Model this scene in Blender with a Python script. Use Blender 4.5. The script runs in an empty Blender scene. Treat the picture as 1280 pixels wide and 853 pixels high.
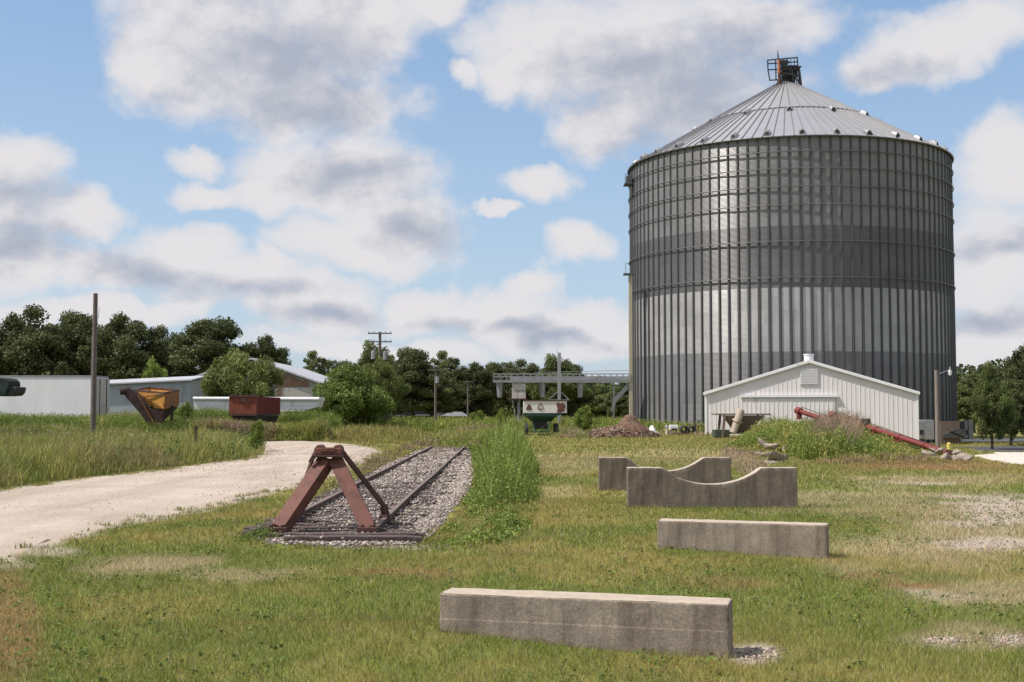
import bpy, math, random
import numpy as np
from mathutils import Vector, Matrix, noise as mnoise
random.seed(7); rng = np.random.default_rng(11)
R = math.radians
scene = bpy.context.scene
COL = scene.collection
# ------------------------------------------------------------------ camera model
F = 1550.0; CX, CY = 640.0, 426.5; EYE = 1.85
PITCH = math.atan((512 - CY) / F)
cp, sp = math.cos(PITCH), math.sin(PITCH)
def ray(px, py):
    u = (px - CX) / F; v = (CY - py) / F
    return (u, cp - v * sp, sp + v * cp)
def W(px, py, Y):
    r = ray(px, py); t = Y / r[1]
    return (r[0] * t, Y, EYE + r[2] * t)
def G(px, py, z=0.0):
    r = ray(px, py); t = (z - EYE) / r[2]
    for _ in range(12):
        zz = drop(r[0] * t, r[1] * t); t = .5 * t + .5 * (z + zz - EYE) / r[2]
    return (r[0] * t, r[1] * t, z + zz)
def _ss(a, b, x):
    t = min(1, max(0, (x - a) / (b - a))); return t * t * (3 - 2 * t)
def drop(x, y):      # the ground falls away by about a metre towards the right of the bin
    return -1.0 * _ss(15, 32, x) * _ss(45, 88, y)
# ------------------------------------------------------------------ tags / linking
def tag(o, label=None, cat=None, group=None, kind=None):
    if label: o['label'] = label
    if cat: o['category'] = cat
    if group: o['group'] = group
    if kind: o['kind'] = kind
    return o
def thing(name, label, cat, loc=(0, 0, 0), rz=0.0, group=None):
    o = bpy.data.objects.new(name, None); COL.objects.link(o)
    o.location = loc; o.rotation_euler = (0, 0, rz); o.empty_display_size = .3
    return tag(o, label, cat, group)
def copy_tree(o, parent=None):
    c = o.copy(); COL.objects.link(c)
    if parent is not None: c.parent = parent
    for ch in list(o.children): copy_tree(ch, c)
    return c
class MB:
    def __init__(s): s.v = []; s.f = []; s.m = []; s.mi = 0
    def add(s, vs, fs):
        b = len(s.v); s.v += [tuple(p) for p in vs]
        for f in fs: s.f.append(tuple(i + b for i in f)); s.m.append(s.mi)
    def box(s, c, d, rz=0, bev=0):
        x, y, z = [q / 2 for q in d]; ca, sa = math.cos(rz), math.sin(rz)
        vs = []
        for k in (-z, z):
            for i, j in ((-x, -y), (x, -y), (x, y), (-x, y)):
                vs.append((c[0] + i * ca - j * sa, c[1] + i * sa + j * ca, c[2] + k))
        s.add(vs, [(3, 2, 1, 0), (4, 5, 6, 7), (0, 1, 5, 4), (1, 2, 6, 5), (2, 3, 7, 6), (3, 0, 4, 7)])
    def frame(s, a, b, up=(0, 0, 1)):
        a = Vector(a); b = Vector(b); d = (b - a).normalized(); u = Vector(up)
        if abs(d.dot(u)) > .98: u = Vector((0, 1, 0))
        sd = d.cross(u).normalized(); u = sd.cross(d).normalized()
        return a, b, sd, u
    def bar(s, a, b, w, h, up=(0, 0, 1)):
        a, b, sd, u = s.frame(a, b, up)
        vs = [p + sd * i * w / 2 + u * j * h / 2 for p in (a, b) for i, j in ((-1, -1), (1, -1), (1, 1), (-1, 1))]
        s.add(vs, [(0, 1, 2, 3), (7, 6, 5, 4), (4, 5, 1, 0), (5, 6, 2, 1), (6, 7, 3, 2), (7, 4, 0, 3)])
    def tube(s, a, b, r0, r1=None, n=10, cap=True):
        if r1 is None: r1 = r0
        a, b, sd, u = s.frame(a, b)
        vs = []
        for p, r in ((a, r0), (b, r1)):
            for k in range(n):
                t = 2 * math.pi * k / n; vs.append(p + sd * r * math.cos(t) + u * r * math.sin(t))
        fs = [(k, (k + 1) % n, n + (k + 1) % n, n + k) for k in range(n)]
        if cap: fs += [tuple(range(n - 1, -1, -1)), tuple(range(n, 2 * n))]
        s.add(vs, fs)
    def loft(s, rings, cap=True):
        n = len(rings[0]); vs = [p for r in rings for p in r]; fs = []
        for k in range(len(rings) - 1):
            for i in range(n): fs.append((k * n + i, k * n + (i + 1) % n, (k + 1) * n + (i + 1) % n, (k + 1) * n + i))
        if cap: fs += [tuple(range(n - 1, -1, -1)), tuple(range((len(rings) - 1) * n, len(rings) * n))]
        s.add(vs, fs)
    def prism(s, poly, d, axis='y'):      # poly in (x,z), extruded over y range d
        a = [(p[0], d[0], p[1]) for p in poly]; b = [(p[0], d[1], p[1]) for p in poly]
        s.loft([a, b])
    def quad(s, *p): s.add(p, [tuple(range(len(p)))])
    def build(s, name, mats, parent=None, smooth=False, loc=None, bevel=0):
        me = bpy.data.meshes.new(name); me.from_pydata([tuple(v) for v in s.v], [], s.f); me.validate()
        import bmesh
        bm = bmesh.new(); bm.from_mesh(me); bmesh.ops.recalc_face_normals(bm, faces=bm.faces)
        if bevel:
            ed = [e for e in bm.edges if len(e.link_faces) == 2 and e.calc_face_angle(0) > .5]
            bmesh.ops.bevel(bm, geom=ed, offset=bevel, segments=2, affect='EDGES', profile=.5)
        bm.to_mesh(me); bm.free()
        if not isinstance(mats, (list, tuple)): mats = [mats]
        for m in mats: me.materials.append(m)
        if len(mats) > 1 and not bevel: me.polygons.foreach_set('material_index', s.m[:len(me.polygons)])
        if smooth: me.polygons.foreach_set('use_smooth', [True] * len(me.polygons))
        o = bpy.data.objects.new(name, me); COL.objects.link(o)
        if parent is not None: o.parent = parent
        if loc: o.location = loc
        return o
def np_mesh(name, V, Fc, mats, cols=None, parent=None, smooth=False):
    """V (n,3), Fc (m,k) fast mesh; cols per-vertex (n,3)"""
    me = bpy.data.meshes.new(name); n = len(V); m, k = Fc.shape
    me.vertices.add(n); me.vertices.foreach_set('co', np.asarray(V, np.float32).ravel())
    me.loops.add(m * k); me.loops.foreach_set('vertex_index', Fc.astype(np.int32).ravel())
    me.polygons.add(m); me.polygons.foreach_set('loop_start', np.arange(0, m * k, k, dtype=np.int32))
    try: me.polygons.foreach_set('loop_total', np.full(m, k, dtype=np.int32))
    except Exception: pass
    me.update(calc_edges=True)
    if cols is not None:
        a = me.color_attributes.new('Col', 'FLOAT_COLOR', 'POINT')
        c = np.ones((n, 4), np.float32); c[:, :3] = cols; a.data.foreach_set('color', c.ravel())
    for mt in (mats if isinstance(mats, (list, tuple)) else [mats]): me.materials.append(mt)
    if smooth: me.polygons.foreach_set('use_smooth', np.ones(m, bool))
    o = bpy.data.objects.new(name, me); COL.objects.link(o)
    if parent is not None: o.parent = parent
    return o
# ------------------------------------------------------------------ numpy noise
_perm = rng.random((256, 256)).astype(np.float32)
def vnoise(x, y):
    xi = np.floor(x).astype(int); yi = np.floor(y).astype(int); fx = x - xi; fy = y - yi
    fx = fx * fx * (3 - 2 * fx); fy = fy * fy * (3 - 2 * fy)
    g = lambda a, b: _perm[a & 255, b & 255]
    return (g(xi, yi) * (1 - fx) + g(xi + 1, yi) * fx) * (1 - fy) + (g(xi, yi + 1) * (1 - fx) + g(xi + 1, yi + 1) * fx) * fy
def fbm(x, y, o=4):
    s = 0; a = .5; t = 0
    for k in range(o):
        s = s + a * vnoise(x * 2 ** k + 17.3 * k, y * 2 ** k + 5.1 * k); t += a; a *= .5
    return s / t
def sstep(a, b, x):
    t = np.clip((x - a) / (b - a), 0, 1); return t * t * (3 - 2 * t)
def inpoly(x, y, poly):
    r = np.zeros(x.shape, bool); n = len(poly)
    for i in range(n):
        x0, y0 = poly[i][:2]; x1, y1 = poly[(i + 1) % n][:2]
        if y0 == y1: continue
        c = ((y0 > y) != (y1 > y)) & (x < (x1 - x0) * (y - y0) / (y1 - y0) + x0)
        r ^= c
    return r
# ------------------------------------------------------------------ materials
def nodes_of(name):
    m = bpy.data.materials.new(name); m.use_nodes = True; nt = m.node_tree
    b = nt.nodes['Principled BSDF']; return m, nt, b
def L(nt, a, b): nt.links.new(a, b)
def mixc(nt, fac, a, b, mode='MIX'):
    n = nt.nodes.new('ShaderNodeMix'); n.data_type = 'RGBA'; n.blend_type = mode
    for k, v in ((0, fac), (6, a), (7, b)):
        if hasattr(v, 'is_output') or isinstance(v, bpy.types.NodeSocket): L(nt, v, n.inputs[k])
        elif k == 0: n.inputs[0].default_value = v
        else: n.inputs[k].default_value = (*v, 1) if len(v) == 3 else v
    return n.outputs[2]
def math_(nt, op, a, b=None, c=None):
    n = nt.nodes.new('ShaderNodeMath'); n.operation = op
    for k, v in enumerate((a, b, c)):
        if v is None: continue
        if isinstance(v, bpy.types.NodeSocket): L(nt, v, n.inputs[k])
        else: n.inputs[k].default_value = v
    return n.outputs[0]
def ntex(nt, scale, detail=5, rough=.6, vec=None, stretch=None):
    n = nt.nodes.new('ShaderNodeTexNoise'); n.inputs['Scale'].default_value = scale
    n.inputs['Detail'].default_value = detail; n.inputs['Roughness'].default_value = rough
    if vec is None: vec = nt.nodes.new('ShaderNodeTexCoord').outputs['Object']
    if stretch:
        mp = nt.nodes.new('ShaderNodeMapping'); mp.inputs['Scale'].default_value = stretch
        L(nt, vec, mp.inputs['Vector']); vec = mp.outputs[0]
    L(nt, vec, n.inputs['Vector']); return n.outputs['Fac']
def ramp(nt, fac, stops):
    n = nt.nodes.new('ShaderNodeValToRGB'); e = n.color_ramp.elements
    while len(e) < len(stops): e.new(.5)
    for i, (p, c) in enumerate(stops):
        e[i].position = p; e[i].color = (*c, 1) if len(c) == 3 else c
    L(nt, fac, n.inputs[0]); return n.outputs[0]
def bump(nt, b, h, strength=.5, dist=.02):
    n = nt.nodes.new('ShaderNodeBump'); n.inputs['Strength'].default_value = strength
    n.inputs['Distance'].default_value = dist; L(nt, h, n.inputs['Height']); L(nt, n.outputs[0], b.inputs['Normal'])
def mat(name, col, rough=.7, metal=0, var=.25, scale=3, stretch=None, dirt=None, dirt_amt=.35, dscale=1.5, bmp=.2, bscale=30, bdist=.01):
    m, nt, b = nodes_of(name)
    n1 = ntex(nt, scale, 6, .65, stretch=stretch)
    lo = [c * (1 - var) for c in col]; hi = [min(1, c * (1 + var)) for c in col]
    c = ramp(nt, n1, [(.3, lo), (.7, hi)])
    if dirt:
        n2 = ntex(nt, dscale, 7, .7, stretch=stretch)
        f = ramp(nt, n2, [(.62 - dirt_amt * .4, (0, 0, 0)), (.72 - dirt_amt * .25, (1, 1, 1))])
        c = mixc(nt, f, c, dirt)
    L(nt, c, b.inputs['Base Color'])
    b.inputs['Roughness'].default_value = rough; b.inputs['Metallic'].default_value = metal
    if bmp: bump(nt, b, ntex(nt, bscale, 4, .6), bmp, bdist)
    return m
def vmat(name, rough=.8, trans=.0, bmp=0, bscale=60, var=.0, spec=.3, vscale=40):
    """colour from per-vertex albedo, extra fine variation"""
    m, nt, b = nodes_of(name)
    a = nt.nodes.new('ShaderNodeAttribute'); a.attribute_name = 'Col'; c = a.outputs['Color']
    if var:
        n1 = ntex(nt, vscale, 6, .7); f = ramp(nt, n1, [(.3, (1 - var,) * 3), (.7, (1 + var,) * 3)])
        c = mixc(nt, 1.0, c, f, 'MULTIPLY')
    L(nt, c, b.inputs['Base Color']); b.inputs['Roughness'].default_value = rough
    b.inputs['Specular IOR Level'].default_value = spec
    if bmp: bump(nt, b, ntex(nt, bscale, 5, .7), bmp, .02)
    if trans:
        tr = nt.nodes.new('ShaderNodeBsdfTranslucent'); L(nt, c, tr.inputs['Color'])
        mx = nt.nodes.new('ShaderNodeMixShader'); mx.inputs[0].default_value = trans
        L(nt, b.outputs[0], mx.inputs[1]); L(nt, tr.outputs[0], mx.inputs[2])
        L(nt, mx.outputs[0], nt.nodes['Material Output'].inputs['Surface'])
    return m
M = {}
M['leaf'] = vmat('leaves', .6, .35, spec=.25)
M['grass'] = vmat('grass_blades', .75, .25, spec=.2)
M['ground'] = vmat('ground_soil', .95, 0, .6, 40, .3, .1, 25)
M['bark'] = mat('bark', (.09, .075, .06), .9, var=.4, stretch=(4, 4, .6), bmp=.5)
M['wood'] = mat('weathered_wood', (.13, .11, .095), .9, var=.35, scale=6, stretch=(5, 5, .3), bmp=.4)
M['tie'] = mat('tie_wood', (.075, .055, .05), .95, var=.5, scale=3, stretch=(1, 14, 14), bmp=.8, bscale=14, bdist=.02)
M['rail'] = mat('rusty_rail', (.085, .055, .045), .75, .2, var=.4, scale=12, dirt=(.16, .09, .065), bmp=.2)
M['railhead'] = mat('rail_head', (.2, .145, .12), .55, .3, var=.3, scale=6, bmp=.1)
M['bumper'] = mat('faded_red_paint', (.14, .052, .038), .75, .0, var=.3, scale=2.6, dirt=(.085, .032, .024), dirt_amt=.3, dscale=4, bmp=.15, bscale=40)
M['bumper_dark'] = mat('rusted_steel', (.075, .032, .025), .7, .1, var=.35, scale=5, bmp=.3)
M['white'] = mat('white_paint_metal', (.7, .7, .71), .5, .0, var=.05, scale=.8, dirt=(.5, .48, .45), dirt_amt=.05, bmp=0)
M['white_worn'] = mat('worn_white_doors', (.5, .49, .46), .7, .0, var=.2, scale=2, stretch=(3, 3, 1), dirt=(.13, .1, .08), dirt_amt=.22, dscale=3, bmp=.2)
M['galv'] = mat('galvanised_dull', (.33, .33, .34), .45, .5, var=.15, scale=2, bmp=0)
M['galv_rib'] = mat('galvanised_rib', (.08, .08, .085), .55, .3, var=.1, scale=2, bmp=0)
M['galv_dark'] = mat('galvanised_dark', (.1, .105, .11), .6, .4, var=.2, scale=2, bmp=0)
M['black'] = mat('black_steel', (.03, .03, .032), .6, .2, var=.3, bmp=0)
M['tyre'] = mat('tyre_rubber', (.03, .03, .03), .9, 0, var=.2, bmp=.2)
M['red'] = mat('auger_red', (.16, .024, .022), .6, 0, var=.25, scale=3, dirt=(.13, .04, .03), dirt_amt=.2, bmp=.1)
M['red_wagon'] = mat('wagon_rust_red', (.25, .065, .034), .85, 0, var=.35, scale=2.5, dirt=(.10, .035, .025), dirt_amt=.42, dscale=2.5, bmp=.2)
M['wagon_side_shade'] = mat('shaded_wagon_side', (.15, .03, .025), .85, 0, var=.3, scale=3, bmp=.2)  # wagon red darkened in colour for the sides turned from the sun
M['orange'] = mat('faded_orange_paint', (.50, .24, .05), .7, 0, var=.2, scale=1.8, stretch=(1, 1, .5), dirt=(.2, .06, .025), dirt_amt=.22, dscale=2.2, bmp=.1)
M['orange_shaded'] = mat('shaded_rusty_orange', (.24, .1, .03), .75, 0, var=.3, scale=2.5, stretch=(2, 2, .5), dirt=(.13, .045, .02), dirt_amt=.3, dscale=3, bmp=.1)  # rusty orange with the shade of the hopper's right face put into the colour
M['rust'] = mat('brown_rust', (.085, .045, .035), .9, .1, var=.45, scale=6, bmp=.3)
M['green'] = mat('dark_green_paint', (.025, .075, .065), .5, 0, var=.3, scale=3, dirt=(.05, .06, .05), dirt_amt=.2, bmp=.1)
M['green_light'] = mat('faded_green_paint', (.06, .12, .115), .6, 0, var=.25, scale=3, bmp=.1)
M['cream'] = mat('cream_paint', (.42, .38, .28), .6, 0, var=.12, scale=1.2, bmp=0)
M['yellow'] = mat('bollard_yellow', (.62, .5, .13), .6, 0, var=.12, scale=4, bmp=.1)
M['tan'] = mat('tan_tube', (.42, .35, .28), .7, 0, var=.2, scale=4, dirt=(.2, .14, .1), dirt_amt=.2, bmp=.1)
M['brownsteel'] = mat('brown_hopper_steel', (.17, .125, .105), .8, 0, var=.25, scale=3, stretch=(3, 3, .6), bmp=.2)
M['shingle'] = mat('dark_shingles', (.045, .042, .045), .95, 0, var=.3, bmp=.3)
M['grey_roof'] = mat('grey_house_roof', (.17, .19, .2), .9, 0, var=.15, bmp=.2)
M['brick'] = mat('dull_house_wall', (.1, .085, .075), .95, 0, var=.3, bmp=.2)
M['glass'] = mat('dark_glass', (.02, .025, .03), .1, 0, var=.1, bmp=0)
M['lampglass'] = mat('lamp_globe', (.75, .75, .72), .25, 0, var=.05, bmp=0)
M['stone'] = vmat('loose_stone', .95, 0, .4, 60, .25, .2, 30)
M['rock'] = mat('pale_broken_concrete', (.30, .25, .205), .95, 0, var=.35, scale=4, dirt=(.17, .14, .11), dirt_amt=.25, bmp=.8, bscale=9, bdist=.05)
M['dirt'] = mat('reddish_dirt', (.13, .075, .05), 1, 0, var=.5, scale=2.2, dirt=(.26, .19, .14), dirt_amt=.22, dscale=5, bmp=1, bscale=6, bdist=.12)

M['galv_ring'] = mat('galvanised_ring', (.12, .12, .125), .45, .4, var=.1, bmp=0)
# corrugated bin wall : horizontal corrugations, galvanised
def bin_wall_mat(name, col, rough):
    m, nt, b = nodes_of(name)
    tc = nt.nodes.new('ShaderNodeTexCoord'); ob = tc.outputs['Object']
    sx = nt.nodes.new('ShaderNodeSeparateXYZ'); L(nt, ob, sx.inputs[0])
    a = nt.nodes.new('ShaderNodeAttribute'); a.attribute_name = 'sheet'
    n1 = ntex(nt, 1.3, 5, .6, stretch=(1, 1, .35)); v = ramp(nt, n1, [(.3, (.9,) * 3), (.7, (1.1,) * 3)])
    c = mixc(nt, 1, mixc(nt, 1, (*col,), a.outputs['Color'], 'MULTIPLY'), v, 'MULTIPLY')
    L(nt, c, b.inputs['Base Color']); b.inputs['Metallic'].default_value = .14; b.inputs['Specular IOR Level'].default_value = .38
    b.inputs['Roughness'].default_value = rough
    ph = math_(nt, 'SINE', math_(nt, 'MULTIPLY', sx.outputs[2], 2 * math.pi / .1016))
    bn = nt.nodes.new('ShaderNodeBump'); bn.inputs['Strength'].default_value = 1; bn.inputs['Distance'].default_value = .008
    L(nt, ph, bn.inputs['Height']); L(nt, bn.outputs[0], b.inputs['Normal'])
    return m
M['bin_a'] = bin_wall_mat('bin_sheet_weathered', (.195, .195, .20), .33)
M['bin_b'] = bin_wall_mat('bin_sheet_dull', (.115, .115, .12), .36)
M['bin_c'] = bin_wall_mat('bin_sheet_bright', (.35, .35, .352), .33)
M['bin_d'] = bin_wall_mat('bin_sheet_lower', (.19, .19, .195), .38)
# ribbed sheet metal
def sheet_mat(name, col, pitch, axis=0, rough=.5, metal=0., depth=.02, rust=None, rust_amt=.3):
    m, nt, b = nodes_of(name)
    tc = nt.nodes.new('ShaderNodeTexCoord'); sx = nt.nodes.new('ShaderNodeSeparateXYZ'); L(nt, tc.outputs['Object'], sx.inputs[0])
    st = math_(nt, 'PINGPONG', sx.outputs[axis], pitch / 2)
    rib = math_(nt, 'GREATER_THAN', math_(nt, 'MULTIPLY', st, 2 / pitch), .82)
    n1 = ntex(nt, .9, 5, .65, stretch=(1, 1, .4)); c = ramp(nt, n1, [(.3, [q * .92 for q in col]), (.7, [min(1, q * 1.06) for q in col])])
    if rust:
        n2 = ntex(nt, .5, 7, .7, stretch=(2.5, 2.5, .35)); f = ramp(nt, n2, [(.6 - rust_amt * .4, (0, 0, 0)), (.7 - rust_amt * .25, (1, 1, 1))])
        c = mixc(nt, f, c, rust)
    L(nt, c, b.inputs['Base Color']); b.inputs['Roughness'].default_value = rough; b.inputs['Metallic'].default_value = metal
    bn = nt.nodes.new('ShaderNodeBump'); bn.inputs['Strength'].default_value = 1; bn.inputs['Distance'].default_value = depth
    L(nt, rib, bn.inputs['Height']); L(nt, bn.outputs[0], b.inputs['Normal'])
    return m
M['barn_wall'] = mat('white_barn_sheet', (.68, .65, .66), .5, 0, var=.05, scale=.7, stretch=(1, 1, .4), dirt=(.5, .48, .46), dirt_amt=.06, bmp=0)
M['shed_wall'] = sheet_mat('old_shed_sheet', (.3, .31, .32), .3, 0, .7, .1, .02, (.17, .11, .075), .34)
M['shed_wall_blue'] = sheet_mat('blue_grey_shed_sheet', (.34, .38, .42), .3, 0, .7, .1, .02, (.26, .26, .25), .1)
M['shed_roof'] = sheet_mat('galvanised_shed_roof', (.48, .48, .5), .6, 1, .5, .2, .02, (.34, .32, .31), .12)
M['trailer_sheet'] = sheet_mat('white_trailer_sheet', (.82, .82, .83), 1.2, 0, .5, 0, .008)
M['slat_sheet'] = sheet_mat('white_slat_side', (.72, .72, .72), .28, 2, .6, 0, .03, (.35, .33, .31), .1)
# concrete
def concrete(name, col, stain, top, streak=1.):
    m, nt, b = nodes_of(name)
    tc = nt.nodes.new('ShaderNodeTexCoord'); ob = tc.outputs['Object']
    n0 = ntex(nt, 2.5, 8, .7, ob); c = ramp(nt, n0, [(.25, [q * .72 for q in col]), (.5, col), (.75, [q * 1.3 for q in col])])
    n1 = ntex(nt, 3.5, 6, .7, ob, (1.6, 1.6, .28)); f = ramp(nt, n1, [(.42, (0, 0, 0)), (.68, (streak,) * 3)]); c = mixc(nt, f, c, stain)
    n2 = ntex(nt, 45, 3, .7, ob); f2 = ramp(nt, n2, [(.35, (.75,) * 3), (.65, (1.2,) * 3)]); c = mixc(nt, 1, c, f2, 'MULTIPLY')
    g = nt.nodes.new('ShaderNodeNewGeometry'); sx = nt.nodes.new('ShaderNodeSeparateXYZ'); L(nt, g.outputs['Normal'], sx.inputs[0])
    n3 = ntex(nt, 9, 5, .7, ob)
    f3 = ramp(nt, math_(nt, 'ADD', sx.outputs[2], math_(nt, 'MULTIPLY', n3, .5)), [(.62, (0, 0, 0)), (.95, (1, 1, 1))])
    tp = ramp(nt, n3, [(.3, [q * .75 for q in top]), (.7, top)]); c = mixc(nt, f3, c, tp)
    L(nt, c, b.inputs['Base Color']); b.inputs['Roughness'].default_value = .95
    h = math_(nt, 'ADD', ntex(nt, 18, 6, .75, ob), math_(nt, 'MULTIPLY', ntex(nt, 90, 3, .6, ob), .3)); bump(nt, b, h, .4, .014)
    return m
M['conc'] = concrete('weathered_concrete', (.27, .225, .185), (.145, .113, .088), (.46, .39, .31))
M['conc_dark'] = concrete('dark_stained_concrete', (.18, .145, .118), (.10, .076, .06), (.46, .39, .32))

# ------------------------------------------------------------------ world: Nishita + procedural clouds
SUN_AZ, SUN_EL = R(-104), R(55)
def build_world():
    w = bpy.data.worlds.new('World'); scene.world = w; w.use_nodes = True; nt = w.node_tree
    bg = nt.nodes['Background']
    sky = nt.nodes.new('ShaderNodeTexSky'); sky.sky_type = 'NISHITA'; sky.sun_disc = False
    sky.sun_elevation = SUN_EL; sky.sun_rotation = SUN_AZ; sky.air_density = 1.0; sky.dust_density = 1.2; sky.ozone_density = 1.5
    d = nt.nodes.new('ShaderNodeTexCoord').outputs['Generated']
    sx = nt.nodes.new('ShaderNodeSeparateXYZ'); L(nt, d, sx.inputs[0])
    az = math_(nt, 'ARCTAN2', sx.outputs[0], sx.outputs[1]); el = math_(nt, 'ARCSINE', sx.outputs[2])
    def px(x, y):
        r = Vector(ray(x, y)).normalized(); return math.atan2(r.x, r.y), math.asin(r.z)
    cmb = nt.nodes.new('ShaderNodeCombineXYZ'); L(nt, az, cmb.inputs[0]); L(nt, el, cmb.inputs[1])
    P0 = cmb.outputs[0]
    def vm(op, a, b):
        n = nt.nodes.new('ShaderNodeVectorMath'); n.operation = op
        for k, v in enumerate((a, b)):
            if v is None: continue
            if isinstance(v, bpy.types.NodeSocket): L(nt, v, n.inputs[k])
            else: n.inputs[k].default_value = v
        return n.outputs['Value'] if op == 'LENGTH' else n.outputs[0]
    def warp(scale, amt, detail=6, rough=.6, off=(0, 0, 0)):
        n = nt.nodes.new('ShaderNodeTexNoise'); n.inputs['Scale'].default_value = scale; n.inputs['Detail'].default_value = detail
        n.inputs['Roughness'].default_value = rough
        L(nt, vm('ADD', d, off), n.inputs['Vector'])
        return vm('MULTIPLY', vm('SUBTRACT', n.outputs['Color'], (.5, .5, .5)), (amt, amt * .8, 0))
    Pw = vm('ADD', P0, warp(14, .085, 7, .6))
    Ps = vm('ADD', P0, warp(9, .07, 3, .5, (3, 1, 2)))
    def field(P, ells, k=.35):
        out = None
        for (x, y, rx, ry) in ells:
            a, e = px(x, y); f = math_(nt, 'SUBTRACT', 1.0, vm('LENGTH', vm('MULTIPLY', vm('SUBTRACT', P, (a, e, 0)), (F / rx, F / ry, 0)), None))
            out = f if out is None else math_(nt, 'SMOOTH_MAX', out, f, k)
        return out
    white = [(300, 60, 175, 105), (200, 95, 90, 70), (430, 30, 130, 80), (390, 130, 150, 55), (240, 20, 100, 50), (545, 5, 60, 28),
             (430, 222, 150, 62), (245, 208, 42, 20), (500, 285, 95, 60), (450, 312, 110, 40), (255, 248, 62, 18), (350, 245, 70, 30),
             (18, 195, 60, 48), (10, 260, 90, 50), (20, 320, 90, 50), (100, 268, 60, 34),
             (225, 322, 95, 42), (290, 355, 110, 40), (130, 335, 80, 34), (120, 390, 200, 22), (385, 385, 110, 48), (345, 345, 34, 34),
             (530, 385, 66, 36), (620, 390, 90, 36), (660, 362, 44, 22), (705, 412, 105, 32), (470, 436, 200, 20), (770, 440, 100, 34),
             (675, 238, 50, 28), (712, 316, 52, 30), (616, 270, 24, 11), (590, 100, 34, 22),
             (700, 55, 130, 80), (650, 95, 60, 40), (800, 70, 170, 90), (745, 165, 75, 48), (850, 125, 170, 75), (930, 25, 120, 50),
             (1180, 58, 120, 52), (1250, 30, 90, 55), (1105, 82, 60, 30), (1265, 210, 62, 62), (1245, 330, 95, 90), (1240, 430, 90, 60)]
    grey = [(370, 65, 170, 80), (390, 125, 120, 45), (440, 228, 85, 30), (530, 300, 70, 26), (15, 240, 80, 26), (35, 315, 75, 34), (300, 362, 100, 22),
            (400, 400, 80, 20), (840, 115, 140, 70), (800, 75, 110, 50), (1250, 300, 70, 20), (1230, 400, 90, 26), (545, 402, 50, 12), (640, 412, 60, 12), (700, 425, 70, 12), (180, 345, 70, 20), (1110, 95, 60, 22), (930, 70, 100, 50)]
    def vs(P, q): return vm('ADD', P, q)
    def n1(scale, detail, rough, off=(0, 0, 0)):
        return ntex(nt, scale, detail, rough, vm('ADD', vm('MULTIPLY', d, (1, 1, 1.35)), off))
    Pw = vm('ADD', vm('ADD', P0, warp(11, .075, 3, .5)), warp(34, .030, 6, .62, (4, 2, 1)))
    ow = field(Pw, white, .22); og = field(Ps, grey, .35)
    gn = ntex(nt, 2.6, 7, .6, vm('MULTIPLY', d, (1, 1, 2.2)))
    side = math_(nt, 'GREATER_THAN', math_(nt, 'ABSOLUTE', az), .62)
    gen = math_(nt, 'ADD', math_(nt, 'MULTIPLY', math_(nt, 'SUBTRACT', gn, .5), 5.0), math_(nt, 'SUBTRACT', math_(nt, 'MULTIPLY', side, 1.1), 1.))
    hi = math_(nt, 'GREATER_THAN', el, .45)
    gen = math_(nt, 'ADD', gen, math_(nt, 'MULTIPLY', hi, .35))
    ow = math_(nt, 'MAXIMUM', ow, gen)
    b1 = n1(24, 7, .60); b2 = n1(24, 7, .60, (.010, .002, -.016)); m1 = n1(9, 5, .55, (7, 3, 1)); m2 = n1(9, 5, .55, (7.03, 3, .95))
    bil = math_(nt, 'ABSOLUTE', math_(nt, 'SUBTRACT', b1, .5))
    dens = math_(nt, 'ADD', math_(nt, 'ADD', ow, .05), math_(nt, 'ADD', math_(nt, 'MULTIPLY', math_(nt, 'SUBTRACT', b1, .5), .75), math_(nt, 'MULTIPLY', math_(nt, 'SUBTRACT', m1, .5), .35)))
    al = ramp(nt, dens, [(.0, (0, 0, 0)), (.10, (.18,) * 3), (.24, (.55,) * 3), (.42, (.88,) * 3), (.65, (1, 1, 1))])
    rel = math_(nt, 'ADD', math_(nt, 'MULTIPLY', math_(nt, 'SUBTRACT', b1, b2), 1.5), math_(nt, 'MULTIPLY', math_(nt, 'SUBTRACT', m1, m2), 1.1))
    g = math_(nt, 'ADD', math_(nt, 'ADD', math_(nt, 'MULTIPLY', og, .85), .24), math_(nt, 'MULTIPLY', math_(nt, 'SUBTRACT', m1, .5), .5))
    g = math_(nt, 'SUBTRACT', g, rel)
    g = math_(nt, 'ADD', g, math_(nt, 'MULTIPLY', math_(nt, 'SUBTRACT', .35, dens), .12))
    g = math_(nt, 'ADD', g, math_(nt, 'MULTIPLY', math_(nt, 'MAXIMUM', side, hi), .65))  # added clouds out of view made greyer to lower the sky fill
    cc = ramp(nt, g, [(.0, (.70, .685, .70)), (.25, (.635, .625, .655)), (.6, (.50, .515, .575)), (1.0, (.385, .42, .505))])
    skyc = mixc(nt, 1, sky.outputs[0], (.13, .13, .13), 'MULTIPLY')
    hz = ramp(nt, el, [(0, (.7,) * 3), (.12, (.6,) * 3), (.30, (.5,) * 3), (.5, (.15,) * 3)])
    tint = ramp(nt, el, [(0, (.50, .61, .74)), (.15, (.40, .55, .74)), (.34, (.27, .45, .72))])
    skyc = mixc(nt, hz, skyc, tint)
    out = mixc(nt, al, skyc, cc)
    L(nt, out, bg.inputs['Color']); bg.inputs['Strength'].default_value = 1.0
    return w
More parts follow.
